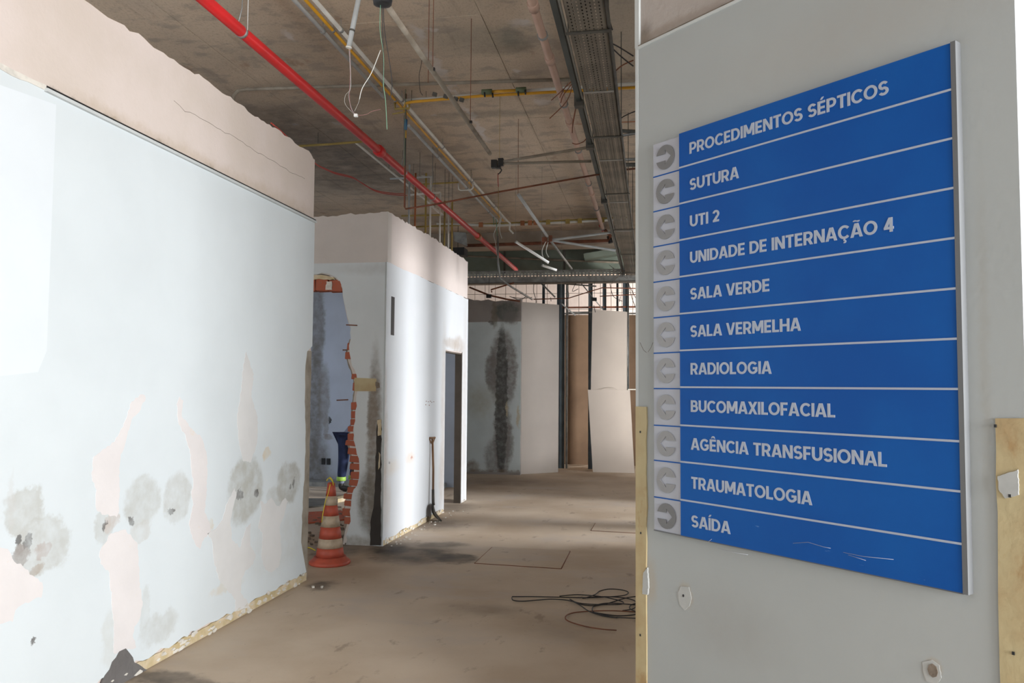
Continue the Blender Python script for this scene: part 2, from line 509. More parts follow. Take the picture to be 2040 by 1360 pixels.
# finish coat up to the former ceiling line, chipped off along the foot
foot = []
rnd = random.Random(5)
a = a0
while a < aE - .05:
    foot.append((a, 0.065 + rnd.uniform(-.012, .02)))
    a += rnd.uniform(.03, .09)
zt = 2.972
bnd = [WL.uv(*p) for p in [(610, 1150), (600, 1080), (603, 1000), (607, 940), (609, 860), (607, 800), (608, 740), (612, 700)]]
bnd = [(min(a, aE - .01), z) for a, z in bnd]
outl = foot + [(bnd[0][0], .07)] + ragged(bnd[1:], .05, .008, 9, False) + [(aE, bnd[-1][1] + .05), (aE, zt), (a0, zt)]
MB(WL.M).poly(outl, 0.0, 0.0125).build('finish_coat', M['wall_left'], wl)
# mortar showing on the broken end of the wall
mo = [WL.uv(*p) for p in [(600, 1155), (597, 1080), (599, 1000), (605, 940), (606, 860), (604, 800), (606, 740), (612, 698)]]
outl = [(min(a, aE - .02), z) for a, z in mo] + [(aE - .002, mo[-1][1]), (aE - .002, 0.02)]
M['mortar_pale'] = mat('pale_mortar', (0.33, .29, .235), 0.95, .4, (0.2, .165, .125), scale=5, bump=.6)
MB(WL.M).poly(ragged(outl, .06, .006, 2), 0.004, 0.014).build('mortar_edge', M['mortar_pale'], wl)
# metal angle left from the suspended ceiling
a1 = WL.uv(88, 172)[0]
MB(WL.M).box(((a1 + aE) / 2, -.009, 2.967), (aE - a1, .020, .016)).build('ceiling_angle', M['white_paint_edge'], wl)
MB(WL.M).box(((a1 + aE) / 2 + .01, 0.004, 2.984), (aE - a1, .02, .012)).build('painted_shadow_gap', M['black'], wl)  # black strip stands in for the shade above the angle
pts = ragged([(a0, 2.962), (a1 + .05, 2.962), (a1 + .05, 2.99), (a0, 2.985)], .05, .005, 4)
MB(WL.M).poly(pts, -.004, .012).build('plaster_bead', M['chip'], wl)
# the paler, newer paint field at far left
q = WL.uv(108, 300)[0]
M['paint_new'] = mat('newer_white_paint', (0.70, 0.745, 0.775), 0.65, 0.03)
MB(WL.M).poly([(a0, .9), (q - .05, 1.65), (q, 1.75), (q, WL.uv(108, 207)[1]), (WL.uv(0, 160)[0], WL.uv(0, 160)[1] - .02), (a0, 2.85)], -.0012, .001).build('repainted_field', M['paint_new'], wl)
# patches of white filler
M['filler'] = mat('white_filler', (0.72, 0.685, 0.675), 0.8, 0.06, scale=3, bump=.1,
                  layers=[(7, .62, .7, (0.7, .58, .42), .4, (1, 1, 1))])
M['filler_dull'] = mat('thin_filler', (0.68, 0.675, 0.665), 0.8, 0.08, scale=3)
PATCH = [
    [(-40, 1085), (0, 1090), (15, 1093), (24, 1112), (45, 1128), (70, 1150), (84, 1160), (82, 1190), (50, 1200), (30, 1215), (25, 1238), (-40, 1250)],
    [(283, 785), (290, 792), (280, 815), (262, 835), (250, 880), (240, 905), (238, 940), (237, 1018), (232, 1030), (215, 1024), (203, 1025), (191, 1012), (192, 975), (183, 950), (186, 910), (228, 880), (245, 850), (262, 800)],
    [(220, 1062), (250, 1054), (262, 1069), (272, 1079), (276, 1116), (277, 1157), (284, 1198), (277, 1235), (267, 1248), (264, 1265), (271, 1289), (257, 1292), (240, 1300), (226, 1300), (227, 1238), (222, 1187), (218, 1140), (200, 1123), (198, 1100), (208, 1083)],
    [(357, 790), (365, 798), (362, 830), (380, 852), (400, 870), (411, 900), (413, 940), (411, 980), (407, 1020), (418, 1045), (420, 1058), (405, 1075), (398, 1093), (391, 1088), (380, 1062), (376, 1045), (380, 1025), (385, 1005), (381, 985), (385, 960), (380, 930), (378, 895), (370, 870), (355, 840), (352, 805)],
]
PATCH2 = [
    [(467, 972), (471, 985), (463, 1015), (459, 1035), (462, 1075), (478, 1090), (490, 1050), (500, 1042), (498, 1062), (499, 1088), (509, 1103), (504, 1123), (488, 1137), (480, 1157), (479, 1180), (492, 1196), (496, 1208), (467, 1218), (469, 1194), (450, 1171), (436, 1154), (426, 1116), (423, 1079), (413, 1062), (430, 1052), (443, 1035), (450, 1005), (460, 988)],
    [(518, 998), (528, 1003), (541, 991), (549, 1005), (556, 1008), (568, 991), (573, 998), (566, 1025), (557, 1049), (560, 1103), (555, 1127), (541, 1140), (528, 1133), (521, 1110), (523, 1062), (514, 1049), (521, 1018)],
    [(490, 700), (505, 745), (500, 790), (513, 830), (512, 880), (500, 920), (484, 918), (476, 880), (472, 830), (480, 780), (484, 730)],
]
for lst, mt in ((PATCH, 'filler'), (PATCH2, 'filler_dull')):
    for i, P in enumerate(lst):
        MB(WL.M).poly(ragged([WL.uv(*p) for p in P], .018, .007, i + 1), -.0016, .003).build('filler_patch', M[mt], wl)
# broken foot of the wall, bottom left
P = [(196, 1375), (223, 1318), (237, 1297), (250, 1291), (259, 1302), (267, 1319), (288, 1332), (310, 1335), (290, 1375)]
MB(WL.M).poly(ragged([WL.uv(*p) for p in P], .03, .008, 2), -.0025, .004).build('broken_render', mat('bare_render', (0.15, .14, .135), .95, .2, bump=.5), wl)
# hairline crack in the raw plaster
cr = [WL.uv(*p) for p in [(350, 200), (372, 222), (392, 228), (402, 235), (418, 243), (443, 258), (470, 272), (510, 300), (555, 325), (585, 345), (610, 356)]]
MB(WL.M).tube([(a, .012, z) for a, z in ragged(cr, .05, .008, 6, False)], .0016, 4).build('crack', M['mortar'], wl)


def crumbs(fr, u0, u1, name, parent, n, zmax=.07, seed=1, dy=0.0, mt='chip'):
    rnd = random.Random(seed)
    b = MB(fr.M)
    for i in range(n):
        c = rnd.uniform(u0, u1); z = rnd.uniform(.006, zmax); s = rnd.uniform(.008, .035)
        k_ = rnd.randint(4, 7)
        p = [(c + s * rnd.uniform(.6, 1.5) * cos(2 * pi * j / k_), z + s * .55 * rnd.uniform(.5, 1.2) * sin(2 * pi * j / k_)) for j in range(k_)]
        y = dy - rnd.uniform(.002, .010)
        b.poly(p, y, dy + .004)
    return b.build(name, M[mt], parent, kind='stuff')


tr = MB(WL.M).poly([(a0, 0.002), (aE - .02, .002)] + ragged([(aE - .02, .062), (a0, .06)], .05, .009, 8, False), 0.001, 0.013).build('baseboard_left', M['old_glue'], kind='structure')
crumbs(WL, 1.2, aE - .05, 'plaster_chips', tr, 110, .065, 3)

# ------------------------------------------------------------------ second block: front wall with the broken opening
CX, CY = -2.648, 7.86
WF = Frame((CX, CY, 0), 0)
fb = [wblob(WF, 745, 900, 14, 190, (0.20, .165, .13), .3, .9), wblob(WF, 742, 820, 10, 60, (0.22, .18, .14), .3, .8), wblob(WF, 735, 1000, 22, 60, (0.17, .15, .12), .3, .85),
      wblob(WF, 718, 765, 0.1, .1, (.5, .4, .2), .1, .9), wblob(WF, 700, 1080, 50, 12, (0.30, .27, .22), .5, .8), wblob(WF, 726, 973, 5, 5, (0.17, .15, .12), .3, .9),
      wblob(WF, 722, 995, 4, 14, (0.17, .15, .12), .3, .9), wblob(WF, 740, 535, 60, 10, (.42, .42, .40), .8, .5), wblob(WF, 700, 900, 5, 60, (0.3, .24, .18), .6, .6)]
M['front'] = mat('front_wall_paint', (0.62, .655, .66), .75, .08, scale=1.5, bump=.06, blobs=fb, warp=.03, wscale=12)
M['raw_front'] = mat('raw_plaster_front', (0.60, .545, .50), .9, .1, scale=1.6, bump=.2)
edge = [(625, 548), (640, 545), (655, 548), (668, 554), (676, 562), (681, 575), (682, 590), (686, 610), (690, 630), (694, 645), (698, 655), (698, 675), (694, 690), (690, 705), (693, 720), (700, 738),
        (705, 760), (706, 780), (703, 800), (701, 830), (697, 860), (695, 885), (699, 905), (704, 925), (704, 945), (699, 970), (690, 985), (688, 1000), (685, 1020), (692, 1040), (686, 1060), (682, 1100)]
E = [WF.uv(*p) for p in edge]
E[-1] = (E[-1][0], 0.0)
zt2 = 2.848
xl = -3.2
topF = ragged([(0, 3.37), (-.2, 3.362), (-.5, 3.35), (-.9, 3.325), (-1.6, 3.36), (xl, 3.36)], .05, .012, 5, False)
hz = E[0][1]
full = [(0, 0), (0, 3.37)] + topF[1:] + [(xl, 0), (-2.3, 0), (-2.3, hz)] + E
wf = MB(WF.M).poly(full, 0.012, 0.14).build('wall_front', M['raw_front'], kind='structure')
low = [(0, 0), (0, zt2), (xl, zt2), (xl, 0), (-2.33, 0), (-2.33, hz + .03)] + ragged([(x + (.062 if .30 < z < 1.08 else .034 if z < 1.95 else .006), z + .01) for x, z in E], .04, .012, 3, False)
low[-1] = (low[-1][0], 0.0)
MB(WF.M).poly(low, 0, .0125).build('finish_coat', M['front'], wf)
# cream paper patch
MB(WF.M).poly([WF.uv(*p) for p in [(706, 752), (750, 754), (749, 779), (706, 779)]], -.0015, .002).build('cream_patch', M['cream_board'], wf)
MB(WF.M).poly(ragged([WF.uv(*p) for p in [(748, 760), (756, 762), (757, 772), (750, 774)]], .03, .006, 2), -.002, .002).build('mortar_patch', M['mortar'], wf)
# dark door rebate along the corner with scraps of frame plaster
MB(WF.M).poly(ragged([WF.uv(*p) for p in [(757, 1086), (737, 1086), (738, 1040), (745, 1000), (748, 930), (750, 870), (752, 835), (760, 835), (759, 1086)]], .05, .006, 7), -.003, .003).build('rebate', mat('dark_rebate', (0.05, .043, .038), .95, .3), wf)
for P in ([(752, 836), (760, 835), (760, 866), (753, 868)], [(755, 900), (758, 905), (757, 930), (754, 935)]):
    MB(WF.M).poly(ragged([WF.uv(*p) for p in P], .03, .004, 3), -.006, .001).build('plaster_scrap', M['old_glue'], wf)
# bricks bared along the break, one by one
brick_me = bpy.data.meshes.new('brick')
bm_ = bmesh.new()
bmesh.ops.create_cube(bm_, size=1)
bmesh.ops.bevel(bm_, geom=bm_.edges[:], offset=.06, segments=1, affect='EDGES')
for v in bm_.verts: v.co += Vector((random.uniform(-.05, .05), random.uniform(-.03, .03), random.uniform(-.05, .05)))
bm_.to_mesh(brick_me); bm_.free()
brick_me.materials.append(M['terracotta'])


def edge_x(z):
    for (x0, z0), (x1, z1) in zip(E, E[1:]):
        if min(z0, z1) <= z <= max(z0, z1) and abs(z1 - z0) > 1e-6:
            return x0 + (x1 - x0) * (z - z0) / (z1 - z0)
    return None


z = .24
rb_ = random.Random(11)
while z < 2.05:
    hgt = rb_.uniform(.055, .095)
    ex = edge_x(z)
    if ex is not None:
        strong = 0.58 < z < 1.06
        wdt = rb_.uniform(.12, .15) if strong else rb_.uniform(.09, .12)
        prot = (.030 if strong else .020) + rb_.uniform(-.010, .010)
        if not (1.42 < z < 1.5 or 1.70 < z < 1.86):
            cx = ex - prot + wdt / 2
            low_y = .060
            Mx = WF.M @ Matrix.Translation((cx, .0635 + rb_.uniform(-.003, .003), z)) @ Matrix.Rotation(rb_.uniform(-.08, .08), 4, 'Y') @ Matrix.Diagonal((wdt, .118, hgt, 1))
            o = from_mesh('brick', brick_me, Mx, wf)
    z += hgt + .010
# mortar body between the bricks
core = [(x - (.024 if .5 < z_ < 1.1 else .012), z_) for x, z_ in E if z_ < 2.1]
core = [(core[0][0] + .08, core[0][1])] + ragged(core, .03, .008, 4, False) + [(core[-1][0] + .08, 0)]
MB(WF.M).poly(core, .0135, .125).build('mortar_core', M['mortar_pale'], wf)
# lintel course of bricks over the opening
for (x0, x1, y0, y1) in [(598, 627, 554, 579), (628, 653, 553, 579), (654, 681, 556, 580)]:
    p0 = WF.uv(x0, y1); p1 = WF.uv(x1, y0)
    wdt, hgt = p1[0] - p0[0], p1[1] - p0[1]
    from_mesh('brick', brick_me, WF.M @ Matrix.Translation(((p0[0] + p1[0]) / 2, .066, (p0[1] + p1[1]) / 2)) @ Matrix.Diagonal((wdt, .11, hgt, 1)), wf)
P = [(600, 549), (640, 547), (664, 552), (668, 557), (640, 556), (600, 557)]
MB(WF.M).poly(ragged([WF.uv(*p) for p in P], .03, .006, 1), .004, .05).build('mortar_core', M['old_glue'], wf)
MB(WF.M).poly(ragged([WF.uv(*p) for p in [(650, 560), (660, 560), (661, 577), (648, 577)]], .02, .006, 1), .004, .02).build('mortar_smear', M['chip'], wf)
# reinforcement stubs at the break
for (x0, y0, x1, y1) in [(690, 647, 712, 648), (683, 697, 690, 697), (671, 797, 694, 796)]:
    u0, u1 = WF.uv(x0, y0), WF.uv(x1, y1)
    MB(WF.M).tube([(u0[0], -.004, u0[1]), (u1[0], -.004, u1[1])], .006, 5).build('rebar_stub', M['rust'], wf)

# ------------------------------------------------------------------ second block: bright side wall with the doorway
ex_, ey_ = -2.575, 11.25
SL = hypot(ex_ - CX, ey_ - CY)
WS = Frame((CX, CY, 0), degrees(atan2(ey_ - CY, ex_ - CX)))
dl, dr = WS.uv(887, 800)[0], WS.uv(920, 800)[0]
dz = (WS.uv(888, 697)[1] + WS.uv(920, 704)[1]) / 2
PK = (0.40, .34, .29)
sb_ = [wblob(WS, 900, 684, 14, 10, PK, .4, .7), wblob(WS, 914, 690, 10, 20, PK, .4, .7), wblob(WS, 884, 800, 5, 130, PK, .6, .55), wblob(WS, 925, 820, 4, 170, PK, .6, .45), wblob(WS, 880, 950, 6, 60, PK, .6, .6),
       wblob(WS, 817, 912, 8, 12, (.62, .48, .38), .6, .6), wblob(WS, 820, 912, 2, 3, (.4, .15, .1), .4, .8), wblob(WS, 780, 930, 12, 15, (.62, .54, .44), .7, .5), wblob(WS, 775, 922, 1.5, 3, HOLE, .3, .8),
       wblob(WS, 766, 900, 6, 90, (.45, .36, .28), .5, .6), wblob(WS, 766, 770, 4, 40, (.5, .42, .35), .5, .5), wblob(WS, 770, 1000, 8, 50, (.55, .47, .4), .5, .4)]
M['side'] = mat('side_wall_paint', (0.64, .665, .69), .7, .05, scale=1.4, bump=.05, blobs=sb_, warp=.04, wscale=9)
topS = ragged([(SL, 3.37), (2.9, 3.38), (2.3, 3.39), (1.5, 3.40), (.8, 3.385), (.3, 3.375), (0.02, 3.37)], .05, .014, 6, False)
M['raw_side'] = mat('raw_plaster_side', (0.68, .60, .56), .9, .08, scale=1.6, bump=.2)
full = [(0.02, 0), (dl, 0), (dl, dz), (dr, dz), (dr, 0), (SL, 0)] + topS
ws = MB(WS.M).poly(full, 0.012, 0.085).build('wall_side', M['raw_side'], kind='structure')
ze0, ze1 = 2.85, 2.83
rf = random.Random(4)
footS = [(0, .06)] + [(a * .08, .05 + rf.uniform(-.01, .02)) for a in range(1, int(dl / .08))]
out = footS + [(dl - .012, .03), (dl - .012, dz + .015), (dr + .012, dz + .015), (dr + .012, .0), (SL, .0), (SL, ze1)] + ragged([(SL, ze1), (SL * .5, 2.845), (0, ze0)], .1, .006, 2, False)[1:]
MB(WS.M).poly(out, 0, .0125).build('finish_coat', M['side'], ws)
# dirty line along the old ceiling level
d_ = MB(WS.M)
rf = random.Random(14)
for i in range(42):
    a = rf.uniform(.95, SL - .05); d_.box((a, .009, ze0 + (ze1 - ze0) * a / SL + rf.uniform(-.002, .006)), (rf.uniform(.02, .09), .01, rf.uniform(.003, .012)))
d_.build('grime', M['mortar'], ws, kind='stuff')
# slot cut in the wall
p0, p1 = WS.uv(779.5, 590), WS.uv(784.5, 668)
MB(WS.M).box(((p0[0] + p1[0]) / 2, -.001, (p0[1] + p1[1]) / 2), (p1[0] - p0[0], .006, p0[1] - p1[1])).build('slot', M['black'], ws)
# rusty screw holes in a row
b = MB(WS.M)
for (x, y) in [(849, 799), (853, 800), (857, 799), (860, 801), (864, 800), (848, 806), (855, 807)]:
    a, zz = WS.uv(x, y); b.box((a, -.001, zz), (.022, .004, .009))
b.build('screw_hole', M['rust'], ws, kind='stuff')
# dark door lining
JB = mat('dark_jamb', (0.13, .105, .085), .8, .25)
jd = .075
MB(WS.M).box((dr - .008, .012 + jd / 2, dz / 2), (.02, jd + .02, dz)).build('door_jamb', JB, ws)
MB(WS.M).box((dl + .006, .012 + jd / 2, dz / 2), (.012, jd, dz)).build('door_jamb', JB, ws)
MB(WS.M).box(((dl + dr) / 2, .012 + jd / 2, dz - .008), (dr - dl, jd, .02)).build('door_head', JB, ws)
trs = MB(WS.M).poly([(0.02, .001)] + [(dl - .02, .001)] + ragged([(dl - .02, .05), (0.02, .062)], .05, .009, 8, False), 0.0005, 0.013).build('baseboard_side', M['old_glue'], kind='structure')
crumbs(WS, 0.05, dl - .05, 'plaster_chips', trs, 45, .06, 8)
crumbs(WS, dr + .03, SL - .03, 'plaster_chips', trs, 8, .03, 9)
MB(WS.M).tube([(0.0, .010, z_) for z_ in (0.08, 1.3, 2.85)], .006, 4).build('corner_bead', M['white_paint_edge'], ws)

# room behind the break: its rear wall, side wall
WR = Frame((0, 12.6, 0), 0)
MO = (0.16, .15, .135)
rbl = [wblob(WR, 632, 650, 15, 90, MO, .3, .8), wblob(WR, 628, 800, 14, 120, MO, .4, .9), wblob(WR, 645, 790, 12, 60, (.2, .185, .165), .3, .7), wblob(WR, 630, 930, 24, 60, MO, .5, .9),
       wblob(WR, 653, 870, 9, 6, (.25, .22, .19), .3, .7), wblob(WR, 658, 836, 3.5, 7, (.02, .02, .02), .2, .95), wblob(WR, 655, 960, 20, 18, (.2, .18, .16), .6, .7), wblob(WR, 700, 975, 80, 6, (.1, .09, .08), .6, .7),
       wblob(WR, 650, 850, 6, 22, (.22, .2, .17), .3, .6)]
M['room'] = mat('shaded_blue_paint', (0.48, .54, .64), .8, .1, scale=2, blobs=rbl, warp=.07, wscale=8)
wr = MB(WR.M).poly([(-7, 0), (-3.0, 0), (-3.0, 3.3), (-7, 3.3)], 0, .15).build('wall_rear', M['room'], kind='structure')
for (x, y) in [(644.5, 918.5), (655, 919)]:
    a, zz = WR.uv(x, y)
    s_ = MB(WR.M).box((a, -.004, zz), (.062, .012, .10)).build('socket_box', M['black'], wr)
MB().box((-7.05, 8, 1.65), (.1, 9, 3.3)).build('wall_outer', M['raw_front'], kind='structure')
# return wall between front room and side passage hidden behind the left wall
MB().box((-6.1, 10.25, 1.6), (.1, 4.6, 3.2)).build('wall_inner', M['room'], kind='structure')

# ------------------------------------------------------------------ back of the corridor
WB = Frame((0, 14.6, 0), 0)
DG = (0.075, .075, .068)
MG = (0.235, .215, .20)
bb = [wblob(WB, 1010, 620, 24, 20, (.10, .115, .105), .3, .85), wblob(WB, 1018, 632, 16, 14, MG, .35, .8), wblob(WB, 985, 625, 6, 25, (.2, .17, .13), .4, .8), wblob(WB, 978, 642, 5, 4, (.12, .1, .08), .4, .9),
      wblob(WB, 1002, 735, 28, 75, MG, .15, .95), wblob(WB, 980, 740, 14, 38, MG, .2, .95), wblob(WB, 1000, 870, 17, 85, MG, .2, .95), wblob(WB, 980, 910, 14, 30, MG, .3, .8), wblob(WB, 1013, 880, 10, 40, MG, .3, .8),
      wblob(WB, 999, 800, 12, 150, DG, .12, .9), wblob(WB, 1010, 815, 2.5, 15, (.6, .5, .33), .3, .7), wblob(WB, 955, 800, 25, 30, (.42, .40, .30), .8, .6), wblob(WB, 940, 930, 12, 12, (.22, .16, .11), .6, .8),
      wblob(WB, 1033, 830, 3, 20, (.55, .46, .3), .4, .8), wblob(WB, 990, 940, 60, 5, (.2, .15, .11), .5, .8)]
M['back'] = mat('back_wall_paint', (0.66, .72, .72), .8, .12, scale=2, blobs=bb, warp=.07, wscale=9)
M['raw_back'] = mat('raw_plaster_back', (0.36, .325, .30), .9, .15, scale=3, bump=.3, blobs=bb[:4], warp=.07, wscale=9)
xr = WB.uv(1037, 800)[0]
topB = ragged([(xr, 3.20), (-2.7, 3.17), (-2.9, 3.17), (-3.3, 3.2), (-5, 3.22)], .06, .02, 5, False)
wb = MB(WB.M).poly([(-5, 0), (xr, 0)] + topB, .01, .15).build('wall_back', M['raw_back'], kind='structure')
MB(WB.M).poly([(-5, .04), (xr, .04), (xr, 2.78), (-5, 2.76)], 0, .011).build('finish_coat', M['back'], wb)

# gypsum boards standing and leaning at the end
q0, q1 = at(1036, 945, 'z', 0), at(1112, 941, 'z', 0)
ang = degrees(atan2(q1.y - q0.y, q1.x - q0.x))
G1 = Frame((q0.x, q0.y, 0), ang)
g = empty('gypsum_board', G1.M, 'tall grey-beige gypsum board standing beside the stained back wall', 'board', 'gypsum boards at the end of the corridor')
MB(G1.M).poly([(0, .004), ((q1 - q0).length, .004), G1.uv(1114, 607), G1.uv(1038, 601)], 0, .0125).build('face', M['gypsum'], g)
MB(G1.M).box(((q1 - q0).length - .006, .016, 1.4), (.012, .006, 2.6)).build('edge_tape', M['cream_board'], g)

G2 = Frame((0, 15.62, 0), 0)
g = empty('gypsum_board', G2.M, 'upper pale gypsum board screwed to studs above the leaning board', 'board', 'gypsum boards at the end of the corridor')
MB(G2.M).poly([G2.uv(1177, 778), G2.uv(1249, 778), G2.uv(1250, 621), G2.uv(1232, 619.5), G2.uv(1180, 616)], 0, .0125).build('face', M['gypsum'], g)
MB(G2.M).tube([(G2.uv(1250.5, 621)[0], .0, G2.uv(1250, 621)[1]), (G2.uv(1250, 778)[0], .0, G2.uv(1250, 778)[1])], .008, 4).build('edge_tape', M['galv'], g)
# leaning board: foot on the floor in front of the studs, head against them
f0, f1 = at(1181, 940, 'y', 15.40), at(1264, 937.5, 'y', 15.40)
f0.z = f1.z = .003
g = empty('gypsum_board', (f0.x, f0.y, 0), 'pale gypsum board leaning crooked against the studs, foot on the floor', 'board', 'gypsum boards at the end of the corridor')
t0, t1 = at(1171, 776, 'y', 15.58), at(1255, 777, 'y', 15.58)
b = MB()
n_ = (t0 - f0).cross(f1 - f0).normalized() * .0125
n_ = -n_ if n_.y < 0 else n_
vs = [b.bm.verts.new(v) for v in (f0, f1, t1, t0)]
ve = [b.bm.verts.new(v + n_) for v in (f0, f1, t1, t0)]
b.bm.faces.new(vs); b.bm.faces.new(ve[::-1])
for i in range(4): b.bm.faces.new((vs[i], ve[i], ve[(i + 1) % 4], vs[(i + 1) % 4]))
b.build('face', M['gypsum'], g)
# scrap of paper at its top edge
MB().tube(smooth_pts([t0.lerp(t1, .3) + Vector((0, -.01, 0)), t0.lerp(t1, .42) + Vector((0, -.02, .04)), t0.lerp(t1, .6) + Vector((0, -.02, .045)), t0.lerp(t1, .7) + Vector((0, -.01, 0))]), .004, 4).build('torn_paper', M['gypsum'], g)

# partition framing of steel studs and rails
SF = Frame((0, 15.75, 0), 0)
frame = empty('stud_framework', SF.M, 'dark steel stud framework of an unfinished partition behind the gypsum boards', 'framework')
for (px, wpx, top_) in [(1119, 10, 565), (1082, 5, 565), (1112, 6, 563), (1129, 3.5, 562), (1176, 8, 560), (1204, 7, 560), (1230, 4, 560), (1246, 10, 558), (1251.5, 3, 560)]:
    u = SF.uv(px, 760)[0]
    zt_ = SF.uv(px, top_)[1]
    wd = wpx / F_PX * 15.75
    z0 = 0.02 if px not in (1082, 1204, 1230) else 2.4
    pm = 'galv' if px in (1129, 1251.5) else 'stud'
    b = MB(SF.M)
    b.box((u, .035, (zt_ + z0) / 2), (wd, .003, zt_ - z0))
    b.box((u - wd / 2, .02, (zt_ + z0) / 2), (.004, .034, zt_ - z0))
    b.box((u + wd / 2, .02, (zt_ + z0) / 2), (.004, .034, zt_ - z0))
    b.build('stud', M[pm], frame)
for (x0, y0, x1, y1) in [(1120, 612, 1290, 612), (1128, 622, 1180, 622)]:
    p0, p1 = SF.uv(x0, y0), SF.uv(x1, y1)
    MB(SF.M).box(((p0[0] + p1[0]) / 2, .05, p0[1]), (p1[0] - p0[0], .05, .03)).build('rail', M['rust'] if y0 == 612 else M['galv'], frame)
p0, p1 = SF.uv(1250, 775.5), SF.uv(1290, 775.5)
MB(SF.M).box(((p0[0] + p1[0]) / 2, .0, p0[1]), (p1[0] - p0[0], .04, .02)).build('rail', M['white_pvc'], frame)

# brown backs of boards, further in
GB = Frame((0, 16.8, 0), 0)
for (x0, x1, lab) in [(1117, 1182, 'brown paper backed board in the recess left of the upper gypsum board'), (1215, 1300, 'brown paper backed board showing right of the upper gypsum board')]:
    g = empty('backing_board', Matrix.Translation((GB.uv(x0, 925)[0], 16.8, 0)), lab, 'board', 'brown backed boards behind the studs')
    MB(GB.M).poly([(GB.uv(x0, 925)[0], .004), (GB.uv(x1, 925)[0], .004), (GB.uv(x1, 627)[0], GB.uv(x1, 627)[1]), (GB.uv(x0, 627)[0], GB.uv(x0, 627)[1])], 0, .012).build('face', M['brown_board'], g)
    MB(GB.M).box(((GB.uv(x0, 925)[0] + GB.uv(x1, 925)[0]) / 2, 0, GB.uv(x0, 626)[1] + .015), (GB.uv(x1, 925)[0] - GB.uv(x0, 925)[0], .05, .03)).build('top_rail', M['galv'], g)

# far wall with tiled panels
M['far'] = mat('far_white_panel', (0.66, .60, .565), .7, .12, scale=1, layers=[(8, .6, .7, (.45, .3, .2), .4, (1, 1, .3))])
wfar = MB().box((-1.5, 22.1, 2.26), (14, .1, 4.52)).build('wall_far', M['concrete_dark'], kind='structure')
tile_me = bpy.data.meshes.new('tile')
bm_ = bmesh.new(); bmesh.ops.create_cube(bm_, size=1); bm_.to_mesh(tile_me); bm_.free(); tile_me.materials.append(M['far'])
for i in range(26):
    for j in range(5):
        from_mesh('tile', tile_me, Matrix.Translation((-5.0 + i * .29, 22.04, 2.6 + j * .44)) @ Matrix.Diagonal((.277, .03, .427, 1)), wfar)

# ------------------------------------------------------------------ right hand side: wall carrying the sign
WG = Frame((-0.0551, 3.2806, 0), -45)
UR = 1.412
YL = (0.55, .49, .36)
gb = [wblob(WG, 1365, 1187, 13, 25, (.40, .32, .21), .35, .55), wblob(WG, 1450, 1250, 90, 60, (.30, .29, .27), .9, .4), wblob(WG, 1297, 1160, 10, 40, (.4, .33, .24), .7, .6),
      wblob(WG, 1857, 1335, 20, 26, (.38, .32, .25), .3, .6), wblob(WG, 1960, 700, 10, 300, (.31, .28, .23), .9, .3), wblob(WG, 1700, 60, 300, 60, (.36, .34, .31), .9, .4)]
M['sign_wall'] = mat('shade_darkened_wall_paint', (0.38, .40, .398), .6, .05, scale=1.3, bump=.05, bscale=50, blobs=gb, warp=.02, wscale=12)  # wall paint darkened evenly to stand for the shade on this wall
gr = [wblob(WG, 1280, 70, 12, 26, (.13, .1, .07), .8, .8), wblob(WG, 1320, 55, 60, 10, (.28, .22, .17), .8, .7), wblob(WG, 1400, 20, 40, 10, (.3, .24, .2), .8, .6)]
M['raw_right'] = mat('raw_plaster_right', (0.42, .375, .345), .9, .1, scale=2, bump=.3, blobs=gr, warp=.03)
zl = 2.982
wg = MB(WG.M).poly([(0, 0), (UR, 0), (UR, 3.52), (0, 3.5)], .014, .16).build('wall_right', M['raw_right'], kind='structure')
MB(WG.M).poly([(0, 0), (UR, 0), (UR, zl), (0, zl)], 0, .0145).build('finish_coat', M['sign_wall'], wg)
MB(WG.M).poly([(-.012, 0), (.004, 0), (.004, 2.985), (-.012, 2.985)], -.001, .016).build('corner_bead', M['white_paint_edge'], wg)
MB(WG.M).poly([(-.02, 2.985), (.004, 2.985), (.004, 3.5), (-.02, 3.5)], .004, .018).build('corner_bead', M['white_paint_edge'], wg)
MB(WG.M).box((UR / 2, -.002, zl - .006), (UR, .006, .01)).build('paint_ridge', M['white_paint_edge'], wg)
MB(WG.M).box((UR / 2, .008, zl + .004), (UR, .012, .007)).build('painted_shadow_gap', M['mortar'], wg)  # dark strip painted as the shade over the finish coat
# cream strips left where protection boards were torn off
lf = [(-.010, 0), (.048, 0), (.050, .6)] + ragged([(.050, .6), (.051, 1.0), (.052, 1.523)], .06, .0035, 5, False)[1:] + [(-.008, 1.523)]
o1 = MB(WG.M).poly(lf, -.006, .001).build('cream_strip', M['cream_board'], wg)
rt = [WG.uv(*p) for p in [(1984, 833), (2050, 833), (2050, 1400), (1996, 1400), (1993, 1330), (1990, 1200), (1989, 1020), (1985, 960), (1986, 900)]]
rt = [(min(a, UR - .001), z_) for a, z_ in rt]
o2 = MB(WG.M).poly(rt, -.004, .001).build('cream_strip', M['cream_board'], wg)
sc_ = MB(WG.M)
for (x, y) in [(1278, 860), (1279, 1061), (1278, 1264), (2014, 987), (2021, 1300), (1985, 848)]:
    a, zz = WG.uv(x, y); sc_.box((a, -.0065, zz), (.006, .003, .008))
sc_.build('screw_hole', M['black'], wg, kind='stuff')
M['spot'] = mat('grey_filler', (0.44, .45, .44), .8, .1, scale=20)
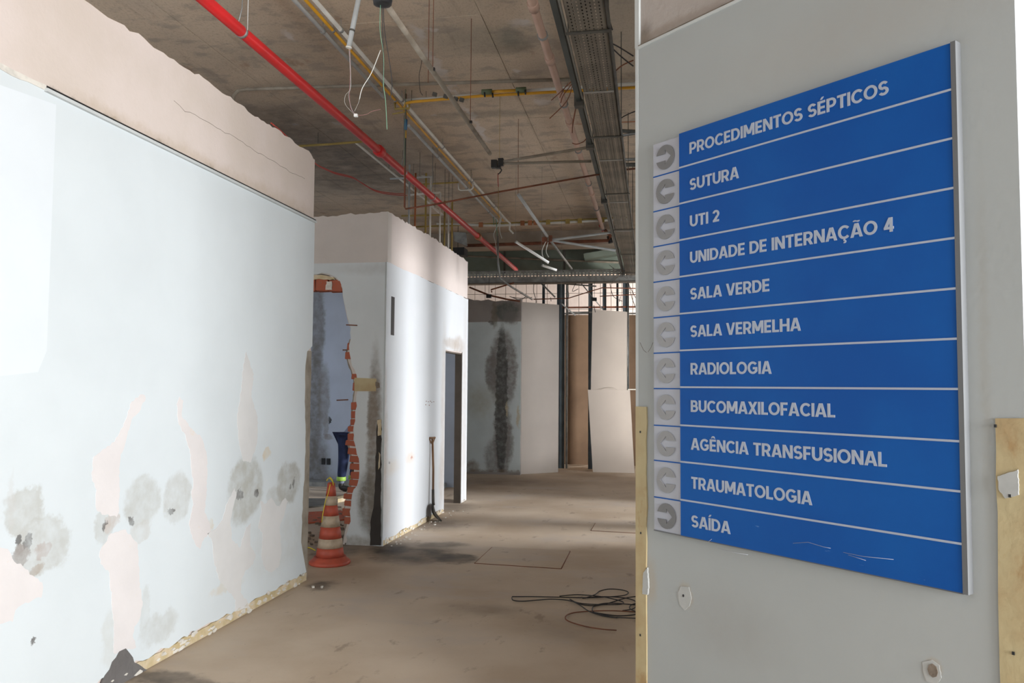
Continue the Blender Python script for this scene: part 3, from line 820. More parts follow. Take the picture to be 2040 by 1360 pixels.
# filler spots with a plug each
for (P, plug) in [([(1357, 1167), (1373, 1169), (1378, 1190), (1374, 1207), (1364, 1215), (1354, 1203), (1351, 1182)], (1362, 1186, 2.5, 4)),
                  ([(1284, 1140), (1292, 1130), (1294, 1170), (1292, 1184), (1282, 1182)], None),
                  ([(1838, 1318), (1857, 1314), (1872, 1325), (1876, 1350), (1866, 1362), (1846, 1356), (1840, 1340)], (1859, 1335, 9, 14)),
                  ([(1990, 948), (2030, 935), (2032, 985), (2005, 992), (1992, 975)], None)]:
    fy_ = -.0072 if P[0][0] < 1300 or P[0][0] > 1980 else -.0014
    MB(WG.M).poly(ragged([WG.uv(*p) for p in P], .006, .0012, 3), fy_, .0005).build('filler_patch', M['spot'], wg)
    if plug:
        a, zz = WG.uv(*plug[:2]); d0 = plug[2] / 1620 * 2.6
        MB(WG.M).poly([(a + d0 * cos(t * pi / 4), zz + d0 * 1.3 * sin(t * pi / 4)) for t in range(8)], -.003, 0).build('screw_hole', M['black'] if plug[2] < 5 else M['mortar'], wg)
# small crack lines beside the sign
cr = [WG.uv(*p) for p in [(1275, 682), (1282, 697), (1288, 702)]]
MB(WG.M).tube([(a, -.0002, z_) for a, z_ in cr], .0008, 4).build('crack', M['mortar'], wg)
cr = [WG.uv(*p) for p in [(1301, 682), (1297, 692), (1291, 701)]]
MB(WG.M).tube([(a, -.0002, z_) for a, z_ in cr], .0008, 4).build('crack', M['mortar'], wg)
# return wall, facing the photographer
cr_ = WG.M @ Vector((UR, 0, 0))
WT = Frame((cr_.x, cr_.y, 0), 0)
M['bright_wall'] = mat('white_rough_plaster', (0.40, .41, .43), .8, .08, scale=9, bump=.5, bscale=14)
wt = MB(WT.M).poly([(0.0, 0), (3.5, 0), (3.5, 3.5), (0.0, 3.5)], 0.0, .15).build('wall_return', M['bright_wall'], kind='structure')
MB(WT.M).poly([(.002, 0.3), (.25, 0.3), (.25, 1.525), (.002, 1.525)], -.004, .001).build('cream_strip', M['cream_board'], wt)

# enclosing walls out of the picture; the openings are where the daylight comes in
M['plain'] = mat('plain_white_wall', (0.62, .62, .60), .85, .1)
def wall_x(x, y0, y1, openings, name, z1=4.52, th=.15):
    b = MB(); y = y0
    for (a, c, lo, hi) in openings:
        b.box((x, (y + a) / 2, z1 / 2), (th, a - y, z1))
        b.box((x, (a + c) / 2, lo / 2), (th, c - a, max(lo, .02)))
        b.box((x, (a + c) / 2, (hi + z1) / 2), (th, c - a, z1 - hi))
        y = c
    b.box((x, (y + y1) / 2, z1 / 2), (th, y1 - y, z1))
    return b.build(name, M['plain'], kind='structure')
wall_x(2.4, 3.2, 22.0, [(8.6, 9.3, .3, 3.4), (9.75, 11.2, .3, 3.4), (12.92, 13.9, 1.1, 3.2), (18.5, 21.5, 1.0, 4.3)], 'wall_east')  # unseen wall, its openings placed to shape bands and pools of light
wall_x(4.45, -4.1, 2.6, [(-3.3, 0.4, .5, 3.0)], 'wall_window')
MB().box((-1.6, -4.15, .3), (12.2, .15, .6)).box((-1.6, -4.15, 3.8), (12.2, .15, 1.5)).box((-5.6, -4.15, 1.8), (4.2, .15, 3.0)).box((-.7, -4.15, 1.8), (5.0, .15, 3.0)).build('wall_rear_entrance', M['plain'], kind='structure')
MB().box((-6.9, 14, 2.2), (.15, 16, 4.5)).build('wall_west', M['plain'], kind='structure')

# ------------------------------------------------------------------ the sign
S0 = WG.uv(1310, 1053)
SX0, SX1, SM_, SZ0, SZ1 = .1085, 1.2575, .2490, 1.0575, 2.556
SM4 = WG.M @ Matrix.Translation((SX0, 0, SZ0))
sign = empty('directory_sign', SM4, 'large blue hospital directory sign with eleven white lines on a wall darkened for shade', 'sign')
M['sign_blue'] = mat('sign_blue_vinyl', (0.003, .072, .32), .42, .12, (0.004, .09, .36), scale=2, spec=.16,
                     layers=[(60, .72, .76, (.2, .35, .6), .5, (.2, 1, 1))])
M['sign_white'] = mat('sign_white_vinyl', (0.40, .415, .47), .4)  # sign colours lowered together with the wall's painted shade
M['sign_text'] = mat('sign_lettering', (0.37, .415, .50), .45)
M['sign_edge'] = mat('sign_aluminium', (0.15, .155, .16), .6, .1, metal=.2)
yb = -.026
MB(WG.M).box(((SM_ + SX1) / 2, yb / 2, (SZ0 + SZ1) / 2), (SX1 - SM_, -yb, SZ1 - SZ0)).build('blue_panel', M['sign_blue'], sign)
MB(WG.M).box(((SX0 + SM_) / 2, yb / 2 + .003, (SZ0 + SZ1) / 2 - .004), (SM_ - SX0, -yb - .006, SZ1 - SZ0 - .008)).build('white_panel', M['sign_white'], sign)
MB(WG.M).box((SX1 + .007, yb / 2, (SZ0 + SZ1) / 2), (.014, -yb + .004, SZ1 - SZ0 + .004)).build('frame', M['sign_edge'], sign, 'grey metal side edge of the sign')
MB(WG.M).box(((SX0 + SX1) / 2, yb / 2 + .002, SZ0 - .002), (SX1 - SX0, -yb - .002, .004)).build('frame', M['sign_edge'], sign)
zs = [2.425, 2.2885, 2.1505, 2.0125, 1.874, 1.737, 1.601, 1.4605, 1.3265, 1.1875]
for z_ in zs:
    MB(WG.M).box(((SM_ + SX1) / 2, yb - .0008, z_), (SX1 - SM_, .002, .0062)).build('divider_line', M['sign_text'], sign)
    MB(WG.M).box(((SX0 + SM_) / 2, yb + .005, z_ - .006), (SM_ - SX0, .002, .0042)).build('divider_line', M['sign_blue'], sign, 'blue divider line in the arrow column')
# arrows
AD = [.20, .22, .27, .33, .36, .37, .37, .36, .34, .34, .20]
rc = [2.5 - i * .1375 for i in range(11)]
rows = [SZ1] + zs + [SZ0]
for i in range(11):
    zc = (rows[i] + rows[i + 1]) / 2 - .006
    right = i in (0, 10)
    xc, rr = .1735, .0475
    s = 1 if right else -1
    g_ = AD[i] * .80
    am = mat('arrow_grey', (g_ * .98, g_ * .98, g_), .5)
    # disc minus arrow: outline of a C shaped figure in the photograph's proportions
    sh = .013
    ta = math.asin(sh / rr)
    tip = .030
    b = MB(WG.M)
    P = []
    n = 28
    # outer arc from shaft top round the head side to shaft bottom
    for k_ in range(n + 1):
        t = (pi - ta) - (2 * pi - 2 * ta) * k_ / n
        P.append((xc + s * rr * cos(t), zc + rr * sin(t)))
    # inner notch: the arrow (shaft, barbs, tip)
    inner = [(-.0, -sh), (-.0, -.028), (tip, 0), (-.0, .028), (-.0, sh)]
    P += [(xc + s * x, zc + z_) for x, z_ in inner]
    b.poly(P, yb + .0022, yb + .0045).build('arrow', am, sign, ('dark' if i in (0, 1, 10) else 'faded') + ' grey arrow pointing ' + ('right' if right else 'left'))
LINES = [('PROCEDIMENTOS SÉPTICOS', 1.077, 2.466), ('SUTURA', .528, 2.329), ('UTI 2', .440, 2.192), ('UNIDADE DE INTERNAÇÃO 4', 1.086, 2.057), ('SALA VERDE', .651, 1.922),
         ('SALA VERMELHA', .769, 1.784), ('RADIOLOGIA', .655, 1.647), ('BUCOMAXILOFACIAL', .887, 1.511), ('AGÊNCIA TRANSFUSIONAL', 1.051, 1.374), ('TRAUMATOLOGIA', .802, 1.234), ('SAÍDA', .479, 1.096)]


# bold geometric capitals drawn stroke by stroke: S slanted/upright stem, B bar, C arc of an ellipse
def stem(x, y0=0, y1=1, x2=None, hw=.105): return ('S', x, y0, x if x2 is None else x2, y1, hw)
def bar(y, x0, x1, hw=.09): return ('B', x0, x1, y, hw)
def arc(cx, cy, rx, ry, a0, a1): return ('C', cx, cy, rx, ry, a0, a1)


GL = {
    'A': (.86, [stem(.10, x2=.40, hw=.11), stem(.76, x2=.46, hw=.11), bar(.27, .2, .66, .08)]),
    'B': (.75, [stem(.105), bar(.91, .1, .40), bar(.51, .1, .42), bar(.09, .1, .42), arc(.39, .71, .20, .20, -90, 90), arc(.42, .30, .23, .21, -90, 90)]),
    'C': (.84, [arc(.47, .5, .37, .41, 42, 318)]),
    'D': (.83, [stem(.105), bar(.91, .1, .37), bar(.09, .1, .37), arc(.37, .5, .36, .41, -90, 90)]),
    'E': (.63, [stem(.105), bar(.91, .1, .60), bar(.5, .1, .55), bar(.09, .1, .60)]),
    'F': (.60, [stem(.105), bar(.91, .1, .58), bar(.47, .1, .53)]),
    'G': (.90, [arc(.47, .5, .37, .41, 42, 335), stem(.77, .2, .54), bar(.46, .48, .87)]),
    'H': (.81, [stem(.105), stem(.705), bar(.5, .1, .7)]),
    'I': (.21, [stem(.105)]),
    'L': (.58, [stem(.105), bar(.09, .1, .57)]),
    'M': (1.0, [stem(.105), stem(.895), stem(.12, .2, 1, .12), ('S', .50, .18, .14, 1, .12), ('S', .50, .18, .86, 1, .12)]),
    'N': (.82, [stem(.105), stem(.715), ('S', .70, 0, .12, 1, .12)]),
    'O': (.94, [arc(.47, .5, .38, .41, 0, 360)]),
    'P': (.73, [stem(.105), bar(.91, .1, .40), bar(.39, .1, .40), arc(.39, .65, .24, .26, -90, 90)]),
    'R': (.76, [stem(.105), bar(.91, .1, .40), bar(.41, .1, .40), arc(.39, .66, .24, .25, -90, 90), ('S', .64, 0, .40, .42, .115)]),
    'S': (.70, [arc(.35, .70, .24, .215, 28, 270), arc(.35, .30, .25, .215, 90, -152)]),
    'T': (.69, [bar(.91, .01, .68), stem(.345)]),
    'U': (.80, [stem(.105, .38, 1), stem(.695, .38, 1), arc(.40, .39, .295, .30, 180, 360)]),
    'V': (.84, [('S', .40, 0, .10, 1, .11), ('S', .44, 0, .74, 1, .11)]),
    'X': (.80, [('S', .11, 0, .69, 1, .12), ('S', .69, 0, .11, 1, .12)]),
    '2': (.66, [arc(.33, .68, .23, .235, 165, -38), ('S', .16, .09, .50, .54, .13), bar(.09, .05, .63)]),
    '4': (.70, [stem(.50), bar(.27, .02, .68), ('S', .12, .27, .46, 1, .12)]),
}
ACC = {'É': ('E', [('S', .28, 1.09, .42, 1.28, .08)]), 'Í': ('I', [('S', .06, 1.09, .20, 1.28, .08)]), 'Ê': ('E', [('S', .20, 1.09, .32, 1.27, .07), ('S', .48, 1.09, .36, 1.27, .07)]),
       'Ã': ('A', [arc(.33, 1.12, .10, .06, 170, 20), arc(.53, 1.20, .10, .06, 200, 350)]), 'Ç': ('C', [stem(.46, -.14, .02, hw=.06), arc(.46, -.17, .09, .08, 80, -120)])}


def text_mesh(txt, xs_, xe_, zb, cap, y):
    adv = 0
    lay = []
    for ch in txt:
        if ch == ' ': adv += .36; continue
        base, extra = ACC.get(ch, (ch, []))
        wd, st_ = GL[base]
        lay.append((adv, st_ + extra)); adv += wd + .075
    sx = (xe_ - xs_) / (adv - .075)
    b = MB(WG.M)
    yy = y
    for off, sts in lay:
        for n_, s_ in enumerate(sts):
            yy = y - .00008 * n_
            f = lambda px, pz: (xs_ + (off + px) * sx, zb + pz * cap)
            if s_[0] == 'S':
                _, x0, y0, x1, y1, hw = s_
                q = [f(x0 - hw, y0), f(x0 + hw, y0), f(x1 + hw, y1), f(x1 - hw, y1)]
                b.poly(q, yy, y + .0009)
            elif s_[0] == 'B':
                _, x0, x1, yb_, hw = s_
                b.poly([f(x0, yb_ - hw), f(x1, yb_ - hw), f(x1, yb_ + hw), f(x0, yb_ + hw)], yy, y + .0009)
            else:
                _, cx, cy, rx, ry, t0_, t1_ = s_
                hw = .10 if rx > .12 else .055
                n2 = max(5, int(abs(t1_ - t0_) / 15))
                for k_ in range(n2):
                    aa, bb_ = radians(t0_ + (t1_ - t0_) * k_ / n2), radians(t0_ + (t1_ - t0_) * (k_ + 1) / n2)
                    hz_ = hw * .92
                    q = [f(cx + (rx + hw) * cos(aa), cy + (ry + hz_) * sin(aa)), f(cx + (rx + hw) * cos(bb_), cy + (ry + hz_) * sin(bb_)),
                         f(cx + (rx - hw) * cos(bb_), cy + (ry - hz_) * sin(bb_)), f(cx + (rx - hw) * cos(aa), cy + (ry - hz_) * sin(aa))]
                    b.poly(q, yy, y + .0009)
    return b


for i, (tx, xe, zb) in enumerate(LINES):
    def wid(t_): return sum(.36 if ch == ' ' else GL[ACC.get(ch, (ch, 0))[0]][0] + .075 for ch in t_)
    full_w = wid(tx) - .075
    k_s = (xe - .3015) / full_w
    pos = 0
    for word in tx.split(' '):
        x0_ = .3015 + pos * k_s
        text_mesh(word, x0_, x0_ + (wid(word) - .075) * k_s, zb, .0425, yb - .0010).build('lettering', M['sign_text'], sign, 'white capitals reading ' + word)
        pos += wid(word) + .36
# scratches near the lower edge
scr = MB(WG.M)
for L_ in ([(1440, 1090), (1470, 1098), (1500, 1103)], [(1590, 1080), (1620, 1078), (1650, 1087), (1665, 1090)], [(1690, 1098), (1730, 1106), (1790, 1112)], [(1700, 1103), (1735, 1114)], [(1420, 1078), (1428, 1072)]):
    scr.tube([(a, yb - .0003, z_) for a, z_ in WG.pts(L_)], .0006, 4)
scr.build('scratch', M['sign_white'], sign, kind='stuff')

# ------------------------------------------------------------------ overhead services
ZR = 3.9
pr = at(756, 301, 'z', ZR)
XR = pr.x
red = empty('fire_pipe', (XR, 2, ZR), 'thick red painted fire pipe running along under the slab', 'pipe')
MB().tube([(XR, 1.5, ZR), (XR, 6, ZR), (XR, 11, ZR), (XR, 15.75, ZR)], .0385, 14).build('pipe', M['red'], red)
for (px, py) in [(756, 301), (947, 471)]:
    y = at(px, py, 'z', ZR).y
    MB().tube([(XR, y - .06, ZR), (XR, y - .045, ZR), (XR, y + .045, ZR), (XR, y + .06, ZR)], [.047, .056, .056, .047], 12).build('coupling', M['red'] if px < 800 else M['orange_pipe'], red)
for (px, py) in [(497, 62), (805, 342), (860, 392)]:
    y = at(px, py, 'z', ZR).y
    if y > 1.5:
        b = MB()
        b.tube([(XR, y - .012, ZR), (XR, y + .012, ZR)], .043, 14)
        b.tube([(XR - .03, y, ZR + .03), (XR - .012, y, ZR + .11), (XR, y, ZR + .16), (XR, y, H_CEIL)], .004, 5)
        b.build('hanger', M['galv'], red)


def run(name, px, py, z, y0, y1, r, mt, label, group=None, extra=None, cat='conduit', clips=True, endpts=None):
    x = at(px, py, 'z', z).x
    t = empty(name, (x, y0, z), label, cat, group)
    pts = [(x, y0, z), (x, (y0 + y1) / 2, z), (x, y1, z)] + (endpts(x, y1, z) if endpts else [])
    MB().tube(pts, r, 10).build('pipe', M[mt], t)
    if clips:
        y = y0 + 1.2
        while y < y1:
            MB().tube([(x, y - .012, z), (x, y + .012, z)], r * 1.35, 8).tube([(x, y, z + r), (x, y, H_CEIL - .002)], .0025, 4).build('clip', M['galv'], t)
            y += 1.6
    return x


ZC = 4.42
yend = at(1003, 440, 'z', ZC).y
ygap = at(766, 193, 'z', ZC).y
ygap2 = at(815, 250, 'z', ZC).y
run('conduit', 586, 0, ZC, 3.2, ygap, .017, 'grey_pvc', 'pale grey conduit left of the yellow one, nearer piece before the gap', 'conduits along the slab')
run('conduit', 900, 342, ZC, ygap2, at(985, 440, 'z', ZC).y, .017, 'grey_pvc', 'pale grey conduit left of the yellow one, farther piece beyond the gap', 'conduits along the slab')
run('gas_pipe', 609, 0, ZC, 3.2, at(1000, 440, 'z', ZC).y, .013, 'yellow', 'thin yellow pipe running between two pale conduits', 'conduits along the slab', cat='pipe')
XW = run('conduit', 627, 0, ZC, 3.2, yend, .017, 'white_pvc', 'off-white conduit right of the long yellow pipe, bent at its far end', 'conduits along the slab',
         endpts=lambda x, y, z: [(x + .04, y + .05, z - .03), (x + .03, y + .08, z - .14), (x + .09, y + .12, z - .20)])
run('conduit', 1168, 350, 4.40, 3.5, 14.3, .034, 'pink_pipe', 'thick dull pink pipe left of the cable tray', 'conduits along the slab', cat='pipe')
for (px, py) in [(1053, 12), (1092, 118), (1132, 244), (1183, 385)]:
    q = at(px, py, 'z', 4.40)
    par = [o for o in bpy.data.objects if o.get('label') == 'thick dull pink pipe left of the cable tray'][0]
    MB().tube([(WM[par.name].translation.x, q.y - .05, 4.40), (WM[par.name].translation.x, q.y + .05, 4.40)], .043, 10).build('coupling', M['pink_pipe'], par)
xg = at(1033, 388, 'z', 4.47).x
ZW = 3.68
run('raceway', 1033, 388, ZW, at(768, 2, 'z', ZW).y, at(978, 306, 'z', ZW).y, .017, 'mortar_pale', 'dusty brown-grey lighting conduit hung on wires, nearer piece before the black box', 'hung lighting conduit', clips=False)
run('raceway', 1033, 388, ZW, at(1033, 388, 'z', ZW).y, at(1089, 470, 'z', ZW).y, .019, 'grey_pvc', 'greenish grey hung conduit ending at the rusty far box', 'hung lighting conduit', clips=False)

# conduit crossing under the slab
def cross(name, pts, r, mt, label, cat='conduit', group=None, parts=(), part='pipe', hang=True):
    t = empty(name, pts[0], label, cat, group)
    MB().tube(pts, r, 8).build(part, M[mt], t)
    a_, b_ = Vector(pts[0]), Vector(pts[-1])
    q_ = a_.lerp(b_, .3) if len(pts) < 5 else Vector(pts[len(pts) // 2])
    if hang and 'rod' not in name and name != 'pipe_end' and H_CEIL - .03 > q_.z > 3.3:
        MB().tube([q_ + Vector((0, 0, r * .5)), (q_.x, q_.y, H_CEIL)], .0025, 4).build('hanger', M['galv_dark'], t)
    return t


def ylim(pp, z):
    return min(at(x, y, 'z', z).y for x, y in pp)


cp = [(464, 202), (466, 190), (474, 181), (490, 178), (800, 168), (1138, 158)]
yc = ylim(cp, 4.49)
cp = [at(x, y, 'y', yc) for x, y in cp]
cross('conduit', cp, .017, 'mortar_pale', 'dusty grey conduit crossing the slab with a bend down behind the left wall', group='crossing conduits')
yt = ylim([(802, 200), (1047, 179), (1330, 162)], 4.48)
# pair of white and yellow pipes crossing to the right
cross('conduit', [at(802, 200, 'y', yt), at(960, 187, 'y', yt)], .014, 'white_pvc', 'off-white crossing conduit, piece left of the green coupling', group='crossing conduits')
cross('conduit', [at(1047, 181, 'y', yt), at(1330, 162, 'y', yt)], .017, 'white_pvc', 'off-white crossing conduit, piece right of the green couplings', group='crossing conduits')
t = cross('gas_pipe', [at(806, 214, 'y', yt - .05), at(808, 206, 'y', yt - .05), at(820, 203, 'y', yt - .05), at(960, 191, 'y', yt - .05), at(1330, 171, 'y', yt - .05)], .014, 'yellow',
          'yellow gas pipe crossing the slab behind the cable tray', 'pipe', 'crossing conduits')
MB().tube([at(960, 184, 'y', yt - .09), at(1047, 179, 'y', yt - .09)], .016, 8).build('pipe', M['yellow'], t)
for (x0, x1, y) in [(960, 980, 183.5), (1028, 1048, 179.5)]:
    MB().tube([at(x0, y, 'y', yt - .1), at(x1, y - 1, 'y', yt - .1)], .028, 8).build('coupling', M['green_clip'], t)
for (x, y) in [(965, 189), (981, 190), (1032, 187), (1046, 184)]:
    MB().tube([at(x, y - 5, 'y', yt - .12), at(x + 1, y + 4, 'y', yt - .12)], .009, 6).build('clamp', M['black'], t)
for (x, y) in [(866, 190), (888, 194), (908, 199), (920, 201)]:
    MB().box(at(x, y - 2, 'y', yt - .1), (.04, .03, .035), Matrix.Rotation(.3, 4, 'Y')).build('bracket', M['galv_dark'], t)
# offset piece where the long runs meet the crossing ones
t = empty('pipe_bracket', at(800, 215, 'y', 7.7), 'yellowed bracket where the long conduits meet the crossing pipes', 'bracket')
MB().tube([at(787, 205, 'y', 7.7), at(787, 217, 'y', 7.7), at(815, 216, 'y', 7.7), at(815, 204, 'y', 7.7)], .013, 6).build('bar', M['olive'], t)
MB().tube([at(782, 227, 'y', 7.7), at(812, 222, 'y', 7.7)], .008, 6).build('bar', M['olive'], t)

# brown pipe above the end of the left wall and its long dotted run
yq = at(712, 284, 'z', 4.38).y
cross('conduit', [at(596, 291, 'y', yq), at(660, 287, 'y', yq), at(722, 282, 'y', yq)], .014, 'olive', 'short brown conduit crossing above the end of the left wall', group='crossing conduits')
xq = at(728, 300, 'z', 4.38).x
cross('conduit', [(xq, yq, 4.38), (xq, at(880, 428, 'z', 4.38).y, 4.38)], .013, 'white_pvc', 'thin white conduit running beneath and left of the red pipe', group='conduits along the slab')

# oblique rusty rod hanging across
ro = [(at(807, 290, 'y', 7.7).x, 7.7, H_CEIL), at(806, 412, 'y', 7.7), at(808, 416, 'y', 7.7), at(860, 408, 'y', 7.72), at(1000, 381, 'y', 7.8), at(1194, 347, 'y', 7.9)]
cross('hanging_rod', ro, .009, 'rust', 'long rusty bent rod hanging obliquely across the corridor', 'rod')

# cluster of riser pipes behind the second block
riser = [(816, 328, 455, 'grey_pvc', 'palest grey riser pipe, leftmost of the cluster behind the second block'), (828, 345, 462, 'orange_pipe', 'orange-brown riser pipe beside the leftmost grey riser'),
         (849, 345, 478, 'olive', 'ochre riser pipe between the orange and the tall white riser'), (858, 352, 486, 'white_pvc', 'tall white riser pipe with a loop at its head'),
         (877, 384, 500, 'white_pvc', 'white riser pipe in the middle of the cluster, hooked at its head'), (886, 400, 506, 'olive', 'ochre riser pipe right of the hooked white riser'),
         (894, 402, 512, 'white_pvc', 'short white riser pipe near the right end of the cluster'), (901, 400, 515, 'olive', 'ochre riser pipe, rightmost of the cluster')]
for i, (px, y0, y1, mt, lab) in enumerate(riser):
    q = WS.uv(px, 450)
    yy = (WS.M @ Vector((q[0], 0, 0))).y + .55
    a = at(px, y0, 'y', yy); b = at(px, y1 + 30, 'y', yy)
    t = empty('riser_pipe', (a.x, yy, b.z), lab, 'pipe', 'riser pipes behind the second block')
    top = min(a.z, H_CEIL - .03)
    pts = [(a.x, yy, 0.0 if px < 880 else 2.2), (a.x, yy, top)]
    if px >= 880: MB().tube([(a.x, yy, top), (a.x, yy, H_CEIL)], .003, 4).build('hanger', M['galv_dark'], t)
    if i in (3, 4): pts += [(a.x, yy, top), (a.x - .12, yy, top + .01)]
    MB().tube(pts, .0125, 7).build('pipe', M[mt], t)
for (x0, y0, x1, y1, Y, mt, lab) in [(777, 356, 860, 352, 9.6, 'grey_pvc', 'upper thin white pipe crossing the riser cluster'), (818, 388, 877, 383, 9.7, 'white_pvc', 'middle white pipe crossing the riser cluster'),
                                     (842, 367, 913, 363, 10.6, 'olive', 'yellowish conduit with clamps right of the riser tops'), (800, 430, 876, 428, 10.2, 'olive', 'low ochre pipe crossing the riser cluster')]:
    cross('conduit', [at(x0, y0, 'y', Y), at(x1, y1, 'y', Y)], .012, mt, lab, group='crossing conduits')
lp = [at(913, 365, 'y', 10.6), at(914, 377, 'y', 10.6), at(918, 379, 'y', 10.6), at(938, 378, 'y', 10.6), at(942, 374, 'y', 10.6), at(942, 364, 'y', 10.6)]
cross('conduit', lp, .012, 'white_pvc', 'U-shaped white conduit loop under the long conduits', group='crossing conduits')
cross('conduit', [at(860, 411, 'y', 10.1), at(880, 428, 'y', 10.5)], .012, 'white_pvc', 'short slanting white conduit at the riser cluster', group='crossing conduits')

# black junction box with loose cables near the top
YJ = at(768, 2, 'z', ZW).y
jb = at(762, 2, 'y', YJ)
t = empty('junction_box', jb, 'black junction box with loose cables hanging at the top edge', 'box')
MB().lathe([(.03, -.022), (.05, -.018), (.055, .015), (.045, .03)], 12, jb).build('box', M['black'], t)
for (P, mt) in [([(758, 10), (757, 60), (764, 110), (764, 170), (768, 200), (771, 258)], 'green_wire'), ([(764, 10), (766, 60), (777, 130), (781, 170), (777, 200)], 'dark_wire'),
                ([(761, 12), (763, 90), (764, 140), (762, 185)], 'dark_wire'), ([(758, 100), (740, 145), (722, 175), (716, 198)], 'white_wire')]:
    MB().tube(smooth_pts([at(x, y, 'y', YJ) for x, y in P]), .0022, 5).build('cable', M[mt], t)
# white hanging tube with its wire bundle
a, b_ = at(722, -40, 'y', 5.0), at(695, 93, 'y', 5.0)
t = empty('hanging_tube', a, 'thick white plastic tube hanging down from the slab at the top', 'tube', 'loose white tubes')
MB().tube([a, b_], .0165, 12).build('tube', M['grey_pvc'], t)
q = a.lerp(b_, .745)
MB().tube([q, q + (b_ - a).normalized() * .012], .019, 12).build('clip', M['galv_dark'], t)
MB().tube([b_, b_ + (b_ - a).normalized() * .01], .020, 12).build('end_collar', M['white_pvc'], t)
wq = empty('wire_bundle', at(709, 230, 'y', 5.0), 'pink and white wires hanging from the white tube to a small white connector', 'wires')
for (P, mt) in [([(695, 93), (697, 130), (698, 175), (688, 190), (688, 208), (706, 228)], 'white_wire'), ([(696, 93), (698, 140), (696, 185), (699, 215), (708, 228)], 'pink_wire'), ([(697, 93), (699, 170), (694, 190), (702, 220), (710, 228)], 'grey_pvc'),
                ([(712, 230), (730, 228), (740, 222), (758, 218)], 'pink_wire'), ([(716, 198), (714, 205), (706, 222)], 'white_wire')]:
    MB().tube(smooth_pts([at(x, y, 'y', 5.0) for x, y in P]), .0011, 4).build('wire', M[mt], wq)
MB().box(at(709, 230, 'y', 5.0), (.022, .02, .018)).build('connector', M['white_box'], wq)

# hung wires and thin rods from the slab
for (px, py, zb_, lab, mt, cl) in [(853, 165, ZW, 'thin rusty hanger wire, lower left one of the near pair', 'rust', 0), (862, 138, ZW, 'thin rusty hanger wire with a dark clip, right of the near pair', 'rust', 1),
                                   (937, 243, ZW, 'thin rusty hanger wire ending in a dark clip under the yellow pipe', 'rust', 1), (1032, 388, ZW, 'pale thin wire holding the near end of the grey conduit', 'rust', 0),
                                   (806, 330, 3.75, 'straight greenish thread beside the blue connector', 'green_wire', 0), (493, 60, ZR, 'thin wire above the red pipe hanger', 'white_wire', 0)]:
    q = at(px, py, 'z', zb_)
    t = empty('hanger_wire', q, lab, 'wire', 'thin wires hanging from the slab')
    MB().tube([q, (q.x, q.y, H_CEIL)], .0026, 4).build('wire', M[mt], t)
    if cl: MB().box(q, (.03, .02, .018)).build('clip', M['black'], t)
q = at(841, 115, 'z', H_CEIL - .005)
t = empty('hanger_wire', q, 'crooked dark wire beside the white plaster streak', 'wire', 'thin wires hanging from the slab')
MB().tube(smooth_pts([at(x, y, 'y', q.y) for x, y in [(841, 115), (838, 135), (835, 150), (837, 180), (842, 190)]]), .0026, 4).build('wire', M['dark_wire'], t)
# blue connector on its cable
t = empty('cable_connector', at(808, 240, 'y', 7.6), 'blue cable connector with yellow end and dark cable hanging below', 'connector')
MB().tube([at(809, 238, 'y', 7.6), at(808, 258, 'y', 7.6)], .016, 8).build('body', M['blue_box'], t)
MB().tube([at(808, 260, 'y', 7.6), at(808, 275, 'y', 7.6)], .010, 6).build('end_sleeve', M['yellow'], t)
MB().tube([at(808, 275, 'y', 7.6), at(807, 330, 'y', 7.6)], .006, 5).build('cable', M['dark_wire'], t)
# black junction box with two conduits fanning out to the right
jy = 7.75
c_ = at(992, 325, 'y', jy)
t = empty('junction_box', c_, 'small black junction box hanging in mid corridor with two conduits fanning right', 'box')
MB().box(at(985, 327, 'y', jy), (.058, .06, .075)).box(at(998, 323, 'y', jy), (.05, .05, .07)).box(at(993, 333, 'y', jy), (.045, .05, .022)).build('box', M['black'], t)
MB().tube(smooth_pts([at(992, 332, 'y', jy), at(999, 338, 'y', jy), at(996, 344, 'y', jy), at(992, 347, 'y', jy)]), .006, 5).build('cable', M['dark_wire'], t)
MB().tube([at(1000, 322, 'y', jy), at(1170, 294, 'y', 7.4)], .014, 8).build('conduit', M['mortar_pale'], t)
MB().tube([at(1000, 326, 'y', jy), at(1178, 321, 'y', jy)], .014, 8).build('conduit', M['mortar_pale'], t)
MB().tube([at(995, 322, 'y', jy), (at(995, 322, 'y', jy).x, jy, H_CEIL)], .0018, 4).build('wire', M['olive'], t)
MB().tube([at(992, 345, 'y', jy), at(992, 360, 'y', jy), at(993, 372, 'y', jy)], .004, 5).build('wire', M['red_wire'], t)
MB().tube([at(993, 372, 'y', jy), at(993, 440, 'y', jy)], .0022, 4).build('wire', M['olive'], t)
# rusty node far away with fanning conduits
jy = 11.15
t = empty('junction_box', at(1091, 477, 'y', jy), 'rusty red junction box far down, conduits fanning out from it', 'box')
MB().box(at(1085, 477, 'y', jy), (.07, .06, .06)).box(at(1097, 475, 'y', jy), (.045, .06, .08)).build('box', M['rust'], t)
for (x, y, Y) in [(1217, 463, 11.1), (1226, 499, 11.5), (1139, 535, 14.2)]:
    MB().tube([at(1096, 478, 'y', jy), at(x, y, 'y', Y)], .018, 8).build('conduit', M['grey_pvc'] if y < 530 else M['galv'], t)
for P in ([(1088, 480), (1081, 495), (1080, 505), (1083, 515)], [(1092, 482), (1088, 500), (1093, 512)]):
    MB().tube(smooth_pts([at(x, y, 'y', jy) for x, y in P]), .006, 5).build('wire', M['white_wire'], t)

